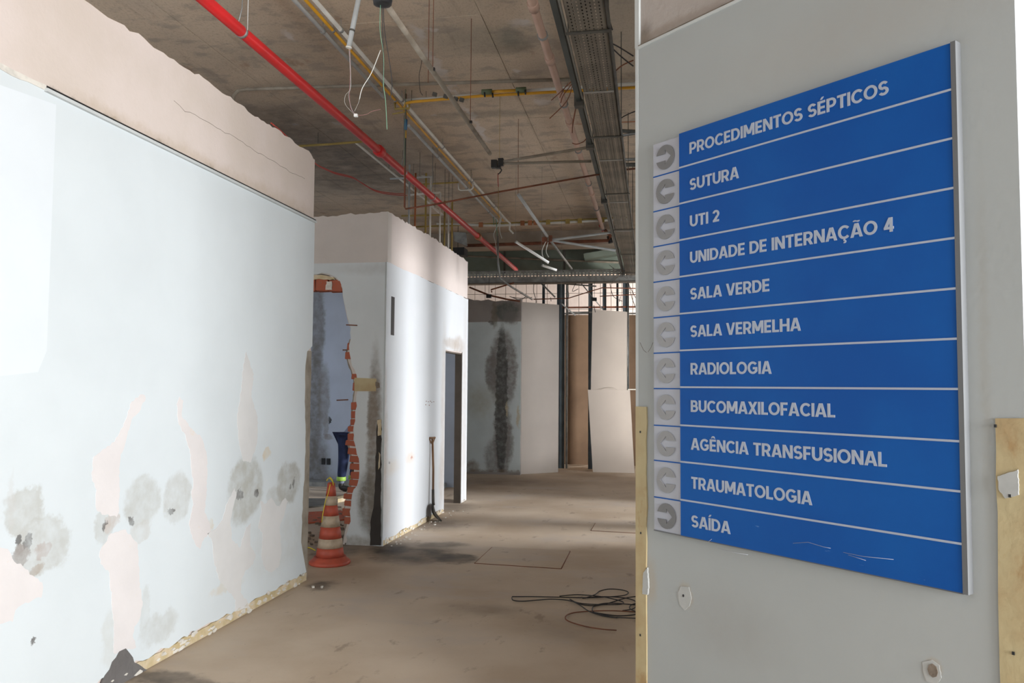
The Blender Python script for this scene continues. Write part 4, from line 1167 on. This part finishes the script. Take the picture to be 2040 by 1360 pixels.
# loose white tubes far away
for (x0, y0, x1, y1, r, lab) in [(1027, 481, 1093, 523, .018, 'long white fluorescent-like tube hanging slanted before the green duct'), (1079, 528, 1109, 538, .016, 'short white tube hanging just right of the long slanted one'),
                                 (1118, 604, 1146, 628, .012, 'small bright white tube hanging before the brown board')]:
    p0, p1 = at(x0, y0, 'y', 10.6 if y0 < 600 else 13.4), at(x1, y1, 'y', 10.6 if y0 < 600 else 13.4)
    t = empty('hanging_tube', p0, lab, 'tube', 'loose white tubes')
    MB().tube([p0, (p0.x, p0.y, H_CEIL)], .0015, 4).build('wire', M['galv'], t)
    MB().tube([p0, p1], r, 10).build('tube', M['white_box'], t)
    d = (p1 - p0).normalized() * .02
    MB().tube([p0, p0 + d], r * 1.2, 10).build('end_cap', M['galv'], t)

# cables trailing down at the end of the conduits, then the bent far conduit
t = empty('cable_drop', at(990, 440, 'y', 13.0), 'pale green cables looping down from the end of the long conduits', 'cables')
for (P, mt) in [([(997, 428), (996, 440), (984, 465), (987, 482), (990, 505)], 'white_wire'), ([(988, 436), (990, 460), (991, 500)], 'green_wire'), ([(1000, 430), (995, 455), (1000, 475)], 'white_wire'), ([(983, 432), (984, 448)], 'green_wire')]:
    MB().tube(smooth_pts([at(x, y, 'y', 13.0) for x, y in P]), .007, 5).build('cable', M[mt], t)
MB().tube([at(992, 470, 'y', 13.0), at(992, 520, 'y', 13.0), at(996, 555, 'y', 13.0), at(1020, 572, 'y', 13.6), at(1060, 596, 'y', 14.3)], .017, 8).build('conduit', M['galv'], t)

# tangle of red wires along the top of the left wall
P = [(540, 245), (556, 258), (585, 285), (610, 305), (627, 325), (650, 337), (668, 344), (700, 352), (722, 365), (745, 378), (775, 384), (806, 386)]
t = empty('red_cable', at(*P[0], 'y', 6.2), 'thin red cable drooping from the left wall top towards the risers', 'cable')
Ys = [5.6, 5.8, 6.1, 6.3, 6.6, 7.2, 7.5, 8.0, 8.4, 8.7, 9.0, 9.3]
for off in (0, 4):
    MB().tube(smooth_pts([at(x + off, y + off * .8, 'y', Y) for (x, y), Y in zip(P, Ys)]), .0055, 5).build('cable', M['red_wire'], t)


# ------------------------------------------------------------------ perforated cable trays
def tray(name, axis, x0, x1, z, y0, y1, label, rows_, pitch, hole, joints=(), side=.06):
    """bottom sheet with real holes: long strips and cross ties"""
    def P(u, v, zz): return (u, v, zz) if axis == 'y' else (v, u, zz)
    t = empty(name, P(x0, y0, z), label, 'cable tray')
    b = MB()
    wd = x1 - x0
    sw = wd / (rows_ + (rows_ + 1) * 2.4)       # hole width; strips are 2.4 times wider
    st = sw * 2.4

    def quad(u0, u1, v0, v1):
        vs = [b.bm.verts.new(P(*c)) for c in ((u0, v0, z), (u1, v0, z), (u1, v1, z), (u0, v1, z))]
        b.bm.faces.new(vs)
    u = x0
    for i in range(rows_ + 1):
        quad(u, u + st, y0, y1)
        if i < rows_:
            v = y0 + (pitch * .5 if i % 2 else 0)
            while v < y1:
                quad(u + st, u + st + sw, v, min(v + pitch - hole, y1))
                v += pitch
        u += st + sw
    b.build('perforated_bottom', M['tray'], t, normals=False)
    for s_ in (x0, x1):
        MB().box(P(s_, (y0 + y1) / 2, z + side / 2), (.004, y1 - y0, side) if axis == 'y' else (y1 - y0, .004, side)).build('side_rail', M['tray'], t)
        MB().box(P(s_ + (.008 if s_ == x0 else -.008), (y0 + y1) / 2, z + side), (.02, y1 - y0, .004) if axis == 'y' else (y1 - y0, .02, .004)).build('lip', M['galv_dark'], t)
    for j in joints:
        MB().box(P((x0 + x1) / 2, j, z - .003), (wd, .035, .003) if axis == 'y' else (.035, wd, .003)).build('joint_plate', M['galv'], t)
    return t


ZT = 3.65
tx0, tx1 = at(1121, 0, 'z', ZT).x, at(1200, 0, 'z', ZT).x
tj = [at(1200, 182, 'z', ZT).y, at(1230, 318, 'z', ZT).y, at(1240, 402, 'z', ZT).y, at(1245, 460, 'z', ZT).y]
tt = tray('cable_tray', 'y', tx0, tx1, ZT, 2.2, 15.0, 'long dusty perforated cable tray running down the corridor beside the sign wall', 8, .040, .017, tj, .075)
# tray hangers and the cables lying in it
for y in (4.6, 6.6, 8.6, 10.6, 12.6, 14.6):
    MB().tube([(tx0 - .012, y, ZT), (tx0 - .012, y, H_CEIL)], .004, 5).tube([(tx1 + .012, y, ZT), (tx1 + .012, y, H_CEIL)], .004, 5).box(((tx0 + tx1) / 2, y, ZT - .006), (tx1 - tx0 + .06, .03, .006)).build('hanger', M['galv_dark'], tt)
cb_ = empty('cable', ((tx0 + tx1) / 2, 3, ZT + .02), 'dark cables lying lengthwise inside the long perforated tray', 'cables')
for i in range(6):
    x = tx0 + .035 + i * .037
    MB().tube([(x + random.uniform(-.01, .01), y, ZT + .016) for y in (2.4, 5, 8, 11, 14, 14.9)], .012, 6).build('cable', M['galv_dark'] if i % 2 else M['dark_wire'], cb_)
# flat dark duct and conduit alongside the tray
dx0, dx1 = at(1094, 0, 'z', 3.68).x, at(1107, 0, 'z', 3.68).x
dk = empty('duct', (dx0, 2, 3.68), 'narrow dark steel duct running just left of the perforated tray', 'duct')
MB().box(((dx0 + dx1) / 2, 9.0, 3.72), (dx1 - dx0, 13.6, .08)).build('duct_body', mat('dark_duct', (0.07, .085, .085), .5, .3, metal=.3), dk)
MB().tube([(dx1 + .012, 2.2, 3.70), (dx1 + .012, 15.8, 3.70)], .008, 6).build('edge_pipe', M['grey_pvc'], dk)
for (px, py) in [(1157, 205), (1178, 290), (1205, 400)]:
    y = at(px, py, 'z', 3.68).y
    MB().box(((dx0 + dx1) / 2, y, 3.70), (dx1 - dx0 + .03, .07, .10)).build('joint', M['galv_dark'], dk)
# far crossing tray (side rail facing the corridor) and its perforated flank
yT = 15.1
z0_, z1_ = at(1090, 562, 'y', yT).z, at(1090, 538, 'y', yT).z
t = empty('cable_tray', (-4, yT, z0_), 'perforated cable tray crossing the corridor end above the back wall', 'cable tray')
b = MB()
xa, xb = -4.6, -.15
sh_ = (z1_ - z0_)
# flank: perforated upper half built of bars
b.box(((xa + xb) / 2, yT, z0_ + sh_ * .2), (xb - xa, .004, sh_ * .4))
for j in range(4):
    b.box(((xa + xb) / 2, yT, z0_ + sh_ * (.45 + j * .17)), (xb - xa, .004, sh_ * .09))
x = xa
while x < xb:
    b.box((x, yT, z0_ + sh_ * .7), (.028, .003, sh_ * .55)); x += .065
b.build('perforated_flank', M['galv'], t)
MB().box(((xa + xb) / 2, yT + .15, z0_), (xb - xa, .3, .004)).build('tray_bottom', M['tray'], t)
MB().box(((xa + xb) / 2, yT - .01, z0_ - .005), (xb - xa, .03, .014)).build('lip', M['galv_dark'], t)
q = at(1077, 548, 'y', yT)
MB().box((q.x, yT - .006, z0_ + sh_ / 2), (.05, .004, sh_)).build('joint_plate', M['galv'], t)

# loose cut cables sticking out of the trays
t = empty('cut_cables', at(1140, 155, 'y', 6.6), 'rusty cut wires sticking out left of the perforated tray', 'wires', 'cut wires at the tray')
for P in ([(1142, 158), (1120, 180), (1098, 200)], [(1142, 160), (1125, 175), (1115, 195)], [(1142, 162), (1130, 200), (1095, 236)], [(1150, 180), (1147, 215), (1141, 250)], [(1141, 165), (1122, 190), (1117, 205)],
          [(1172, 265), (1165, 280), (1150, 287), (1140, 285)], [(1152, 190), (1142, 240), (1140, 265)]):
    MB().tube(smooth_pts([at(x, y, 'y', 6.9) for x, y in P]), .004, 5).build('wire', M['rust'], t)
t = empty('cut_cables', at(1240, 140, 'y', 5.4), 'dark wires bending from the tray toward the sign wall', 'wires', 'cut wires at the tray')
for P, Y in (([(1200, 0), (1212, 35), (1220, 60)], 5.2), ([(1223, 160), (1224, 145), (1240, 130), (1262, 120)], 6.0), ([(1236, 236), (1250, 228), (1275, 218)], 7.0), ([(1212, 83), (1235, 95), (1262, 112)], 5.6), ([(1213, 90), (1240, 115), (1262, 132)], 5.6)):
    MB().tube(smooth_pts([at(x, y, 'y', Y) for x, y in P]), .005, 5).build('wire', M['dark_wire'] if Y != 6.0 else M['rust'], t)
t = empty('cut_cables', at(1245, 530, 'y', 14.5), 'pale cable ends bristling where the two trays meet', 'wires', 'cut wires at the tray')
rr_ = random.Random(2)
for i in range(14):
    a = at(1243 + rr_.uniform(-4, 4), 545, 'y', 14.6)
    MB().tube(smooth_pts([a, a + Vector((rr_.uniform(-.18, .02), -.05, rr_.uniform(-.1, .12))), a + Vector((rr_.uniform(-.32, .03), -.1, rr_.uniform(-.2, .22)))]), .005, 4).build('wire', M['mortar_pale'] if i % 2 else M['galv'], t)

# pipes passing behind the tray to the right
for (x0, y0, x1, y1, Y, r, mt, lab) in [(1141, 244, 1290, 238, 8.9, .024, 'orange_pipe', 'brown pipe passing behind the perforated tray to the right'),
                                        (1225, 260, 1290, 263, 8.4, .020, 'galv_dark', 'upper dark pipe end right of the perforated tray'), (1225, 272, 1290, 262, 8.4, .016, 'galv', 'lower slanting grey pipe end right of the tray'),
                                        (1238, 318, 1290, 316, 9.4, .018, 'galv', 'grey pipe end right of the tray lower down'), (1240, 328, 1290, 328, 9.4, .024, 'galv_dark', 'thick dark pipe end right of the tray'),
                                        (1245, 338, 1290, 333, 9.6, .012, 'rust', 'thin rusty pipe end right of the tray')]:
    cross('pipe_end', [at(x0, y0, 'y', Y), at(x1, y1, 'y', Y)], r, mt, lab, 'pipe', 'crossing pipes by the tray')

# ------------------------------------------------------------------ beam, duct and pipes at the end
zb0 = at(1050, 487, 'y', 14.9).z
MB().box((-2.0, 15.3, (H_CEIL + zb0) / 2), (9.5, .5, H_CEIL - zb0)).build('trim_1', mat('beam_concrete', (0.42, .35, .28), .9, .3, scale=2, bump=.3), kind='structure')
yb_ = ylim([(870, 446), (990, 449), (1255, 436), (1255, 433)], 4.46)
t = empty('gas_pipe', at(900, 452, 'y', yb_), 'yellow and white clamped pipes along the face of the end beam', 'pipe')
MB().tube([at(870, 446, 'y', yb_), at(990, 449, 'y', yb_), at(1255, 436, 'y', yb_)], .022, 8).build('pipe', M['white_pvc'], t)
MB().tube([at(820, 452, 'y', yb_), at(1000, 445, 'y', yb_), at(1255, 433, 'y', yb_)], .016, 8).build('pipe', M['olive'], t)
for x in (958, 1041, 1056, 1067, 1092, 1131, 1155, 1200):
    MB().box(at(x, 446 - (x - 1000) * .04, 'y', yb_ - .03), (.07, .04, .08)).build('clamp', M['orange_pipe'] if x < 1070 else M['olive'], t)
t = empty('drain_pipe', at(930, 488, 'y', 14.6), 'dark rusty pipe under the end beam with a red valve', 'pipe')
MB().tube([at(930, 489, 'y', 14.6), at(1080, 484, 'y', 14.6), at(1212, 479, 'y', 14.6), at(1216, 470, 'y', 14.5), at(1205, 458, 'y', 14.4)], .030, 8).build('pipe', M['rust'], t)
MB().tube([at(1196, 447, 'y', 14.55), at(1203, 460, 'y', 14.55)], .035, 8).build('valve', M['red'], t)
MB().tube([at(1213, 470, 'y', 14.6), at(1217, 484, 'y', 14.6)], .042, 8).build('elbow', M['black'], t)
# green duct crossing behind
yd = 15.9
zd0, zd1 = at(1050, 542, 'y', yd).z, at(1050, 498, 'y', yd).z
t = empty('air_duct', (-2.2, yd, zd0), 'wide green-grey sheet metal air duct crossing the corridor end', 'duct')
MB().box((-2.3, yd + .25, (zd0 + zd1) / 2), (5.6, .5, zd1 - zd0)).build('duct_body', M['green_duct'], t)
for x in (-4.1, -2.9, -1.7, -.5):
    MB().box((x, yd - .01, (zd0 + zd1) / 2), (.04, .02, zd1 - zd0 + .02)).build('flange', M['galv_dark'], t)
MB().tube([at(908, 509, 'y', yd - .08), at(1090, 517, 'y', yd - .08), at(1240, 523, 'y', yd - .08)], .020, 6).build('support_pipe', M['mortar_pale'], t)
MB().box(at(1210, 505, 'y', yd - .15), (.9, .25, .12), Matrix.Rotation(-.16, 4, 'Y')).build('branch', M['green_duct'], t)
# black unit and pale sheet hanging left of the duct
t = empty('hanging_unit', at(920, 500, 'y', 14.3), 'dark equipment unit hanging behind the second block top', 'unit')
MB().tube([at(912, 500, 'y', 14.3), (at(912, 500, 'y', 14.3).x, 14.3, H_CEIL)], .006, 5).build('hanger', M['galv_dark'], t)
MB().box(at(912, 503, 'y', 14.3), (.30, .3, .14)).build('casing', M['black'], t)
MB().poly([tuple(at(x, y, 'y', 14.2).xz) for x, y in ((903, 462), (928, 463), (931, 490), (905, 480))], 14.2, 14.22).build('foil_sheet', M['galv'], t)

# thin pipes and wiring beyond the tray, above the boards
for (P, Y, r, mt, lab) in [([(1063, 596), (1132, 594), (1170, 582), (1200, 573), (1300, 575)], 15.3, .010, 'rust', 'thin rusty rod bent above the gypsum boards'),
                           ([(980, 582), (978, 577), (1024, 563)], 14.2, .014, 'rust', 'bent brown pipe above the stained back wall'),
                           ([(935, 572), (975, 588), (1010, 596), (1036, 600)], 14.3, .016, 'rust', 'brown pipe sloping down above the stained back wall'),
                           ([(1195, 590), (1230, 588), (1300, 585)], 15.4, .009, 'rust', 'lower thin rusty rod right of the studs'),
                           ([(1077, 563), (1106, 592)], 15.2, .015, 'galv', 'grey conduit slanting down above the tall gypsum board'),
                           ([(1155, 561), (1175, 585), (1200, 615)], 15.4, .010, 'galv', 'thin slanting conduit above the upper gypsum board'),
                           ([(1110, 564), (1188, 570)], 15.5, .014, 'galv_dark', 'dark bar under the crossing tray')]:
    cross('ceiling_rod', [at(x, y, 'y', Y) for x, y in P], r, mt, lab, 'rod', 'rods above the boards')
t = empty('wire_tangle', at(1150, 590, 'y', 15.3), 'loose dark wires dangling above the gypsum boards', 'wires')
for P in ([(1064, 560), (1063, 580), (1068, 600), (1064, 618)], [(1097, 592), (1098, 600)], [(1148, 562), (1140, 580), (1152, 575)], [(1215, 565), (1222, 590), (1240, 600)], [(1250, 562), (1262, 585), (1270, 600)], [(1253, 565), (1258, 590), (1266, 612)],
          [(1183, 608), (1186, 622)], [(1132, 580), (1133, 590), (1129, 596)], [(1236, 590), (1234, 601)], [(1020, 592), (1040, 594), (1060, 592)], [(1015, 590), (1036, 597), (1048, 590)]):
    MB().tube(smooth_pts([at(x, y, 'y', 15.3) for x, y in P]), .006, 4).build('wire', M['dark_wire'], t)
for (x, y) in [(1184, 596), (974, 590)]:
    b = at(x, y, 'y', 15.2 if x > 1000 else 14.3)
    t = empty('junction_box', b, 'small black box among the wires above the ' + ('upper gypsum board' if x > 1000 else 'stained back wall'), 'box')
    MB().box(b, (.09, .06, .06)).build('box', M['black'], t)
    MB().tube([b, b + Vector((0, 0, .35))], .004, 4).build('wire', M['dark_wire'], t)

# ------------------------------------------------------------------ traffic cone
cq = at(657, 1122, 'z', 0)
cone = empty('traffic_cone', (cq.x, cq.y, 0), 'orange and cream striped traffic cone beside the end of the left wall', 'cone')
Hc, CM = .715, Matrix.Translation((cq.x, cq.y, 0))
RB, RT = .136, .033
def cr(f): return RT + (RB - RT) * (1 - f) ** 1.08
MB(CM).lathe([(.178, 0), (.184, .008), (.183, .022), (.172, .034), (.150, .048), (.140, .068)], 36).build('base', M['cone_orange'], cone, 'dusty red-orange round base')
seg = [(.095, .207, 'cone_orange'), (.207, .32, 'cone_cream'), (.32, .464, 'cone_orange'), (.464, .60, 'cone_cream'), (.60, .73, 'cone_orange'), (.73, .843, 'cone_cream'), (.843, 1.0, 'cone_orange')]
for (f0_, f1_, mt) in seg:
    e = .0012 if 'cream' in mt else 0
    MB(CM).lathe([(cr(f0_) + e, Hc * f0_), (cr((f0_ + f1_) / 2) + e, Hc * (f0_ + f1_) / 2), (cr(f1_) + e, Hc * f1_)], 32).build('band', M[mt], cone, 'cream reflective band' if 'cream' in mt else 'orange band')
MB(CM).lathe([(.026, Hc), (.026, Hc + .006), (.012, Hc + .008)], 16).build('top_ring', M['cone_orange'], cone)
tp = empty('warning_tape', (cq.x, cq.y, Hc), 'yellow tape stuffed in the cone top and trailing down its left side', 'tape')
yk = cq.y - .05
for (P, r) in [([(664, 962), (660, 955), (655, 952), (651, 957)], .005), ([(658, 964), (653, 985), (648, 1000), (643, 1025), (641, 1040)], .0035), ([(664, 966), (662, 956), (657, 950)], .005)]:
    MB().tube(smooth_pts([at(x, y, 'y', yk - .05 * (k_ % 2)) for k_, (x, y) in enumerate(P)]), r, 5).build('tape', M['yellow_rope'], tp)
tp2 = empty('warning_tape', at(610, 1092, 'z', 0), 'scrap of yellow tape on the floor left of the cone', 'tape')
MB().tube(smooth_pts([at(608, 1090, 'z', .01), at(618, 1091, 'z', .02), at(628, 1096, 'z', .01)]), .006, 5).build('tape', M['yellow_rope'], tp2)

# ------------------------------------------------------------------ shovel leaning on the side wall
foot_ = at(880, 1038, 'z', 0)
hy = foot_.y
sh = empty('shovel', (foot_.x, hy, 0), 'worn D-handled shovel leaning on the white side wall by the doorway', 'shovel')
th_ = at(863, 872, 'y', hy + .02)
t_top = at(861.5, 874, 'y', hy + .02)
t_mid = at(863, 1000, 'y', hy)
MB().tube([t_top, t_top.lerp(t_mid, .5) + Vector((.006, 0, 0)), t_top.lerp(t_mid, .84)], .0135, 10).build('shaft', M['wood_handle'], sh)
MB().tube([t_top.lerp(t_mid, .80), t_mid, at(864, 1006, 'y', hy)], [.0165, .018, .016], 10).build('socket', M['iron'], sh)
g0, g1 = t_top + Vector((-.03, -.045, .012)), t_top + Vector((.018, .05, .012))
MB().tube([g0, g1], .012, 8).tube([t_top + Vector((0, 0, -.07)), g0], .007, 6).tube([t_top + Vector((0, 0, -.07)), g1], .007, 6).build('grip', M['wood_handle'], sh)
# blade: dished plate seen edge-on
s0 = at(863, 1002, 'y', hy)
s1 = Vector((foot_.x, hy, .004))
d = s1 - s0
nrm = Vector((d.z, 0, -d.x)).normalized()
if nrm.x < 0: nrm = -nrm
b = MB()
NU, NV = 8, 8
gr_ = [[None] * (NV + 1) for _ in range(NU + 1)]
for lay in (0, 1):
    gg = []
    for i in range(NU + 1):
        f = i / NU
        half = .115 * (1 if .12 < f < .6 else (.5 + f * 4.1 if f <= .12 else 1 - ((f - .6) / .4) ** 2 * .9))
        row = []
        for j in range(NV + 1):
            v = (j / NV * 2 - 1)
            dish = -.030 * (1 - v * v) * (.4 + .6 * sin(pi * min(1, f + .2))) - .035 * sin(pi * f)
            row.append(b.bm.verts.new(s0 + d * f + Vector((-.22, .975, 0)) * half * v + Vector((0, 0, 0)) + nrm * (dish + lay * .004)))
        gg.append(row)
    for i in range(NU):
        for j in range(NV):
            fc = b.bm.faces.new((gg[i][j], gg[i + 1][j], gg[i + 1][j + 1], gg[i][j + 1])); fc.smooth = True
b.build('blade', M['iron'], sh)

# ------------------------------------------------------------------ coiled wire on the floor
cw = empty('coiled_wire', at(1200, 1200, 'z', 0), 'loosely coiled thin dark wire lying on the floor by the sign wall', 'wire')
COIL = [[(1020, 1188), (1060, 1188), (1110, 1189), (1160, 1190), (1200, 1189), (1240, 1186), (1252, 1180), (1240, 1175), (1215, 1173), (1195, 1177), (1185, 1184), (1165, 1191)],
        [(1020, 1189), (1022, 1195), (1040, 1197), (1070, 1195), (1100, 1193), (1135, 1196), (1155, 1205), (1175, 1218), (1205, 1227), (1240, 1230), (1290, 1232)],
        [(1115, 1187), (1150, 1184), (1190, 1187), (1215, 1191), (1240, 1198), (1238, 1203), (1210, 1204), (1175, 1203), (1150, 1200), (1135, 1193)],
        [(1230, 1230), (1190, 1222), (1180, 1215), (1185, 1206), (1210, 1201), (1250, 1203), (1280, 1206)],
        [(1228, 1255), (1200, 1253), (1165, 1247), (1135, 1238), (1126, 1230), (1135, 1222), (1160, 1218), (1210, 1216), (1260, 1218), (1290, 1222)],
        [(1180, 1219), (1230, 1226), (1270, 1222), (1255, 1212), (1258, 1204), (1275, 1200)],
        [(1160, 1191), (1200, 1188), (1240, 1190), (1262, 1195), (1268, 1202), (1262, 1212), (1240, 1216)],
        [(1140, 1197), (1165, 1205), (1200, 1204), (1250, 1190), (1290, 1186)]]
for i, P in enumerate(COIL):
    MB().tube(smooth_pts([at(x, y, 'z', .006 + .008 * ((i + k_) % 3)) for k_, (x, y) in enumerate(P)], 5), .0042, 5).build('strand', M['dark_wire'] if i != 4 else M['rust'], cw)

# ------------------------------------------------------------------ rubble and sheets in the side passage
rub = MB()
rr_ = random.Random(21)
for i in range(90):
    px, py = rr_.uniform(600, 700), rr_.uniform(1010, 1085)
    q = at(px, py, 'z', 0)
    s_ = rr_.uniform(.01, .035)
    rub.box((q.x, q.y, s_ * .3), (s_ * rr_.uniform(.8, 1.8), s_, s_ * .6), Matrix.Rotation(rr_.uniform(0, 3), 4, 'Z'))
rub.build('rubble', M['mortar'], label='small grey rubble scattered on the floor of the side passage', cat='rubble', kind='stuff')
rub = MB()
for i in range(55):
    t_ = rr_.random()
    q = at(770 + 150 * t_, 1088 - 80 * t_ + rr_.uniform(-4, 9), 'z', 0) if i < 35 else at(rr_.uniform(430, 640), 1165 + rr_.uniform(-2, 6), 'z', 0)
    s_ = rr_.uniform(.006, .02)
    rub.box((q.x + rr_.uniform(0, .05), q.y, s_ * .3), (s_ * 1.5, s_, s_ * .6), Matrix.Rotation(rr_.uniform(0, 3), 4, 'Z'))
rub.build('rubble', M['chip'], label='small pale plaster crumbs along the foot of the walls', cat='rubble', kind='stuff')
for (P, mt, zz, nm, lab) in [([(606, 995), (664, 995), (664, 1008), (606, 1012)], 'galv_dark', .02, 'plank', 'dark sheet lying on the passage floor behind the cone'),
                             ([(606, 1022), (680, 1018), (690, 1036), (606, 1044)], 'terracotta', .015, 'plank', 'reddish board lying on the passage floor nearest the cone'),
                             ([(672, 996), (688, 993), (688, 998), (673, 1001)], 'old_glue', .05, 'plank', 'short yellow-brown board beside the worker\'s boots')]:
    q = [at(x, y, 'z', 0) for x, y in P]
    t = empty(nm, q[0], lab, 'board', 'boards on the passage floor')
    b = MB()
    lo = [b.bm.verts.new((p.x, p.y, .001)) for p in q]; hi = [b.bm.verts.new((p.x, p.y, zz)) for p in q]
    b.bm.faces.new(hi); b.bm.faces.new(lo[::-1])
    for i in range(4): b.bm.faces.new((lo[i], lo[(i + 1) % 4], hi[(i + 1) % 4], hi[i]))
    b.build('board', M[mt], t)
# bench-like step at the foot of the rear wall
MB().box((-5.0, 12.4, .035), (3.6, .35, .07)).build('kerb', M['galv'], label='low pale kerb along the rear wall of the passage room', cat='kerb')

# ------------------------------------------------------------------ worker, mostly hidden behind the broken wall
fy = 11.85
pf = at(684, 986, 'y', fy)
px_ = pf.x
M['trousers'] = mat('blue_work_trousers', (0.022, .035, .10), .85, .3, scale=14, bump=.3)
M['skin'] = mat('skin', (0.30, .17, .11), .6)
M['shirt'] = mat('light_blue_shirt', (0.28, .31, .42), .85, .2, scale=10)
M['boot'] = mat('black_boot', (0.02, .018, .016), .5)
M['hivis'] = mat('reflective_band', (0.45, .75, .12), .4)
per = empty('person', (px_ + .12, fy, 0), 'worker in blue trousers with lime ankle band, seen behind the broken wall', 'person')


def skin_mesh(name, verts, edges, radii, mt, parent, root=0, lvl=2):
    me = bpy.data.meshes.new(name)
    me.from_pydata(verts, edges, [])
    o = bpy.data.objects.new(name, me)
    col.objects.link(o)
    o.modifiers.new('skin', 'SKIN')
    o.modifiers.new('sub', 'SUBSURF').levels = lvl
    me.skin_vertices[0].data[root].use_root = True
    for i, r in enumerate(radii):
        me.skin_vertices[0].data[i].radius = (r, r) if isinstance(r, (int, float)) else r
    dg = bpy.context.evaluated_depsgraph_get()
    m2 = bpy.data.meshes.new_from_object(o.evaluated_get(dg))
    bpy.data.objects.remove(o); bpy.data.meshes.remove(me)
    for p in m2.polygons: p.use_smooth = True
    m2.materials.clear(); m2.materials.append(mt)
    m2.name = name
    return from_mesh(name, m2, I4, parent)


X0 = px_
# bending forward to the right: legs, pelvis, torso, neck, arms - one continuous body
V = [(X0 + .06, fy, .86),                                                  # 0 pelvis
     (X0 + .20, fy, .98), (X0 + .37, fy, 1.06), (X0 + .50, fy, 1.10),         # 1-3 spine, chest, neck base
     (X0 + .58, fy, 1.12),                                                  # 4 neck
     (X0 + .045, fy - .09, .80), (X0 + .03, fy - .10, .46), (X0 + .0, fy - .10, .10),   # 5-7 near leg
     (X0 + .10, fy + .10, .80), (X0 + .16, fy + .12, .46), (X0 + .10, fy + .12, .10),   # 8-10 far leg
     (X0 + .44, fy - .19, 1.05), (X0 + .50, fy - .22, .78), (X0 + .60, fy - .20, .56),  # 11-13 near arm
     (X0 + .44, fy + .19, 1.05), (X0 + .52, fy + .22, .78), (X0 + .64, fy + .18, .58)]  # 14-16 far arm
Ed = [(0, 1), (1, 2), (2, 3), (3, 4), (0, 5), (5, 6), (6, 7), (0, 8), (8, 9), (9, 10), (2, 11), (11, 12), (12, 13), (2, 14), (14, 15), (15, 16)]
Rd = [.13, .13, .145, .09, .055, .095, .062, .045, .095, .065, .045, .06, .043, .032, .06, .043, .032]
skin_mesh('body', V, Ed, Rd, M['shirt'], per)
# trousers over the legs
V = [(X0 + .06, fy, .88), (X0 + .045, fy - .09, .80), (X0 + .03, fy - .10, .46), (X0 + .0, fy - .10, .17), (X0 + .10, fy + .10, .80), (X0 + .16, fy + .12, .46), (X0 + .10, fy + .12, .17)]
skin_mesh('trousers', V, [(0, 1), (1, 2), (2, 3), (0, 4), (4, 5), (5, 6)], [.15, .115, .082, .068, .112, .082, .068], M['trousers'], per)
for (x, y) in ((X0, fy - .10), (X0 + .10, fy + .12)):
    MB().lathe([(.068, 0), (.070, .02), (.070, .045), (.068, .06)], 14, (x + .001, y, .16)).build('ankle_band', M['hivis'], per, 'lime reflective ankle band')
    skin_mesh('boot', [(x, y, .15), (x - .005, y, .055), (x + .10, y - .02, .045), (x + .17, y - .03, .04)], [(0, 1), (1, 2), (2, 3)], [.05, .05, .048, .038], M['boot'], per, lvl=1)
hc = Vector((X0 + .68, fy, 1.12))
b = MB()
r_ = bmesh.ops.create_uvsphere(b.bm, u_segments=20, v_segments=14, radius=1)
for v in r_['verts']:
    c0 = v.co.copy()
    v.co = hc + Vector((c0.x * .115, c0.y * .078, c0.z * .095 - (.02 if c0.x > .5 else 0)))
for f in b.bm.faces: f.smooth = True
b.tube([hc + Vector((.05, 0, -.085)), hc + Vector((.062, 0, -.115))], [.016, .010], 8)
for s in (-1, 1):
    b.tube([hc + Vector((-.005, s * .072, 0)), hc + Vector((-.008, s * .09, .0))], [.024, .018], 8)
b.build('head', M['skin'], per)
for s in (-1, 1):
    MB().box(hc + Vector((.075, s * .032, -.066)), (.014, .022, .010)).build('eye', M['white_box'], per)
MB().box(hc + Vector((.020, 0, -.095)), (.010, .05, .012)).build('mouth', M['red_wire'], per)
MB().lathe([(.125, 0), (.118, .012), (.10, .06), (.06, .10), (.015, .115)], 20, hc + Vector((0, 0, .02))).build('helmet', M['white_box'], per)
for s, hx, hy_, hz_ in ((-1, X0 + .60, fy - .20, .56), (1, X0 + .64, fy + .18, .58)):
    hv = [(hx, hy_, hz_), (hx + .02, hy_, hz_ - .07)]
    he = [(0, 1)]; hr = [.030, (.036, .018)]
    for k_ in range(4):
        o_ = (k_ - 1.5) * .019
        i0 = len(hv)
        L_ = (.062, .072, .068, .054)[k_]
        hv += [(hx + .024, hy_ + o_, hz_ - .10), (hx + .030, hy_ + o_ * 1.1, hz_ - .10 - L_ * .55), (hx + .018, hy_ + o_ * 1.1, hz_ - .10 - L_)]
        he += [(1, i0), (i0, i0 + 1), (i0 + 1, i0 + 2)]; hr += [.0095, .009, .008]
    i0 = len(hv)
    hv += [(hx + .035, hy_ - s * .035, hz_ - .06), (hx + .045, hy_ - s * .045, hz_ - .10)]
    he += [(0, i0), (i0, i0 + 1)]; hr += [.011, .009]
    skin_mesh('hand', hv, he, hr, M['skin'], per, lvl=1)
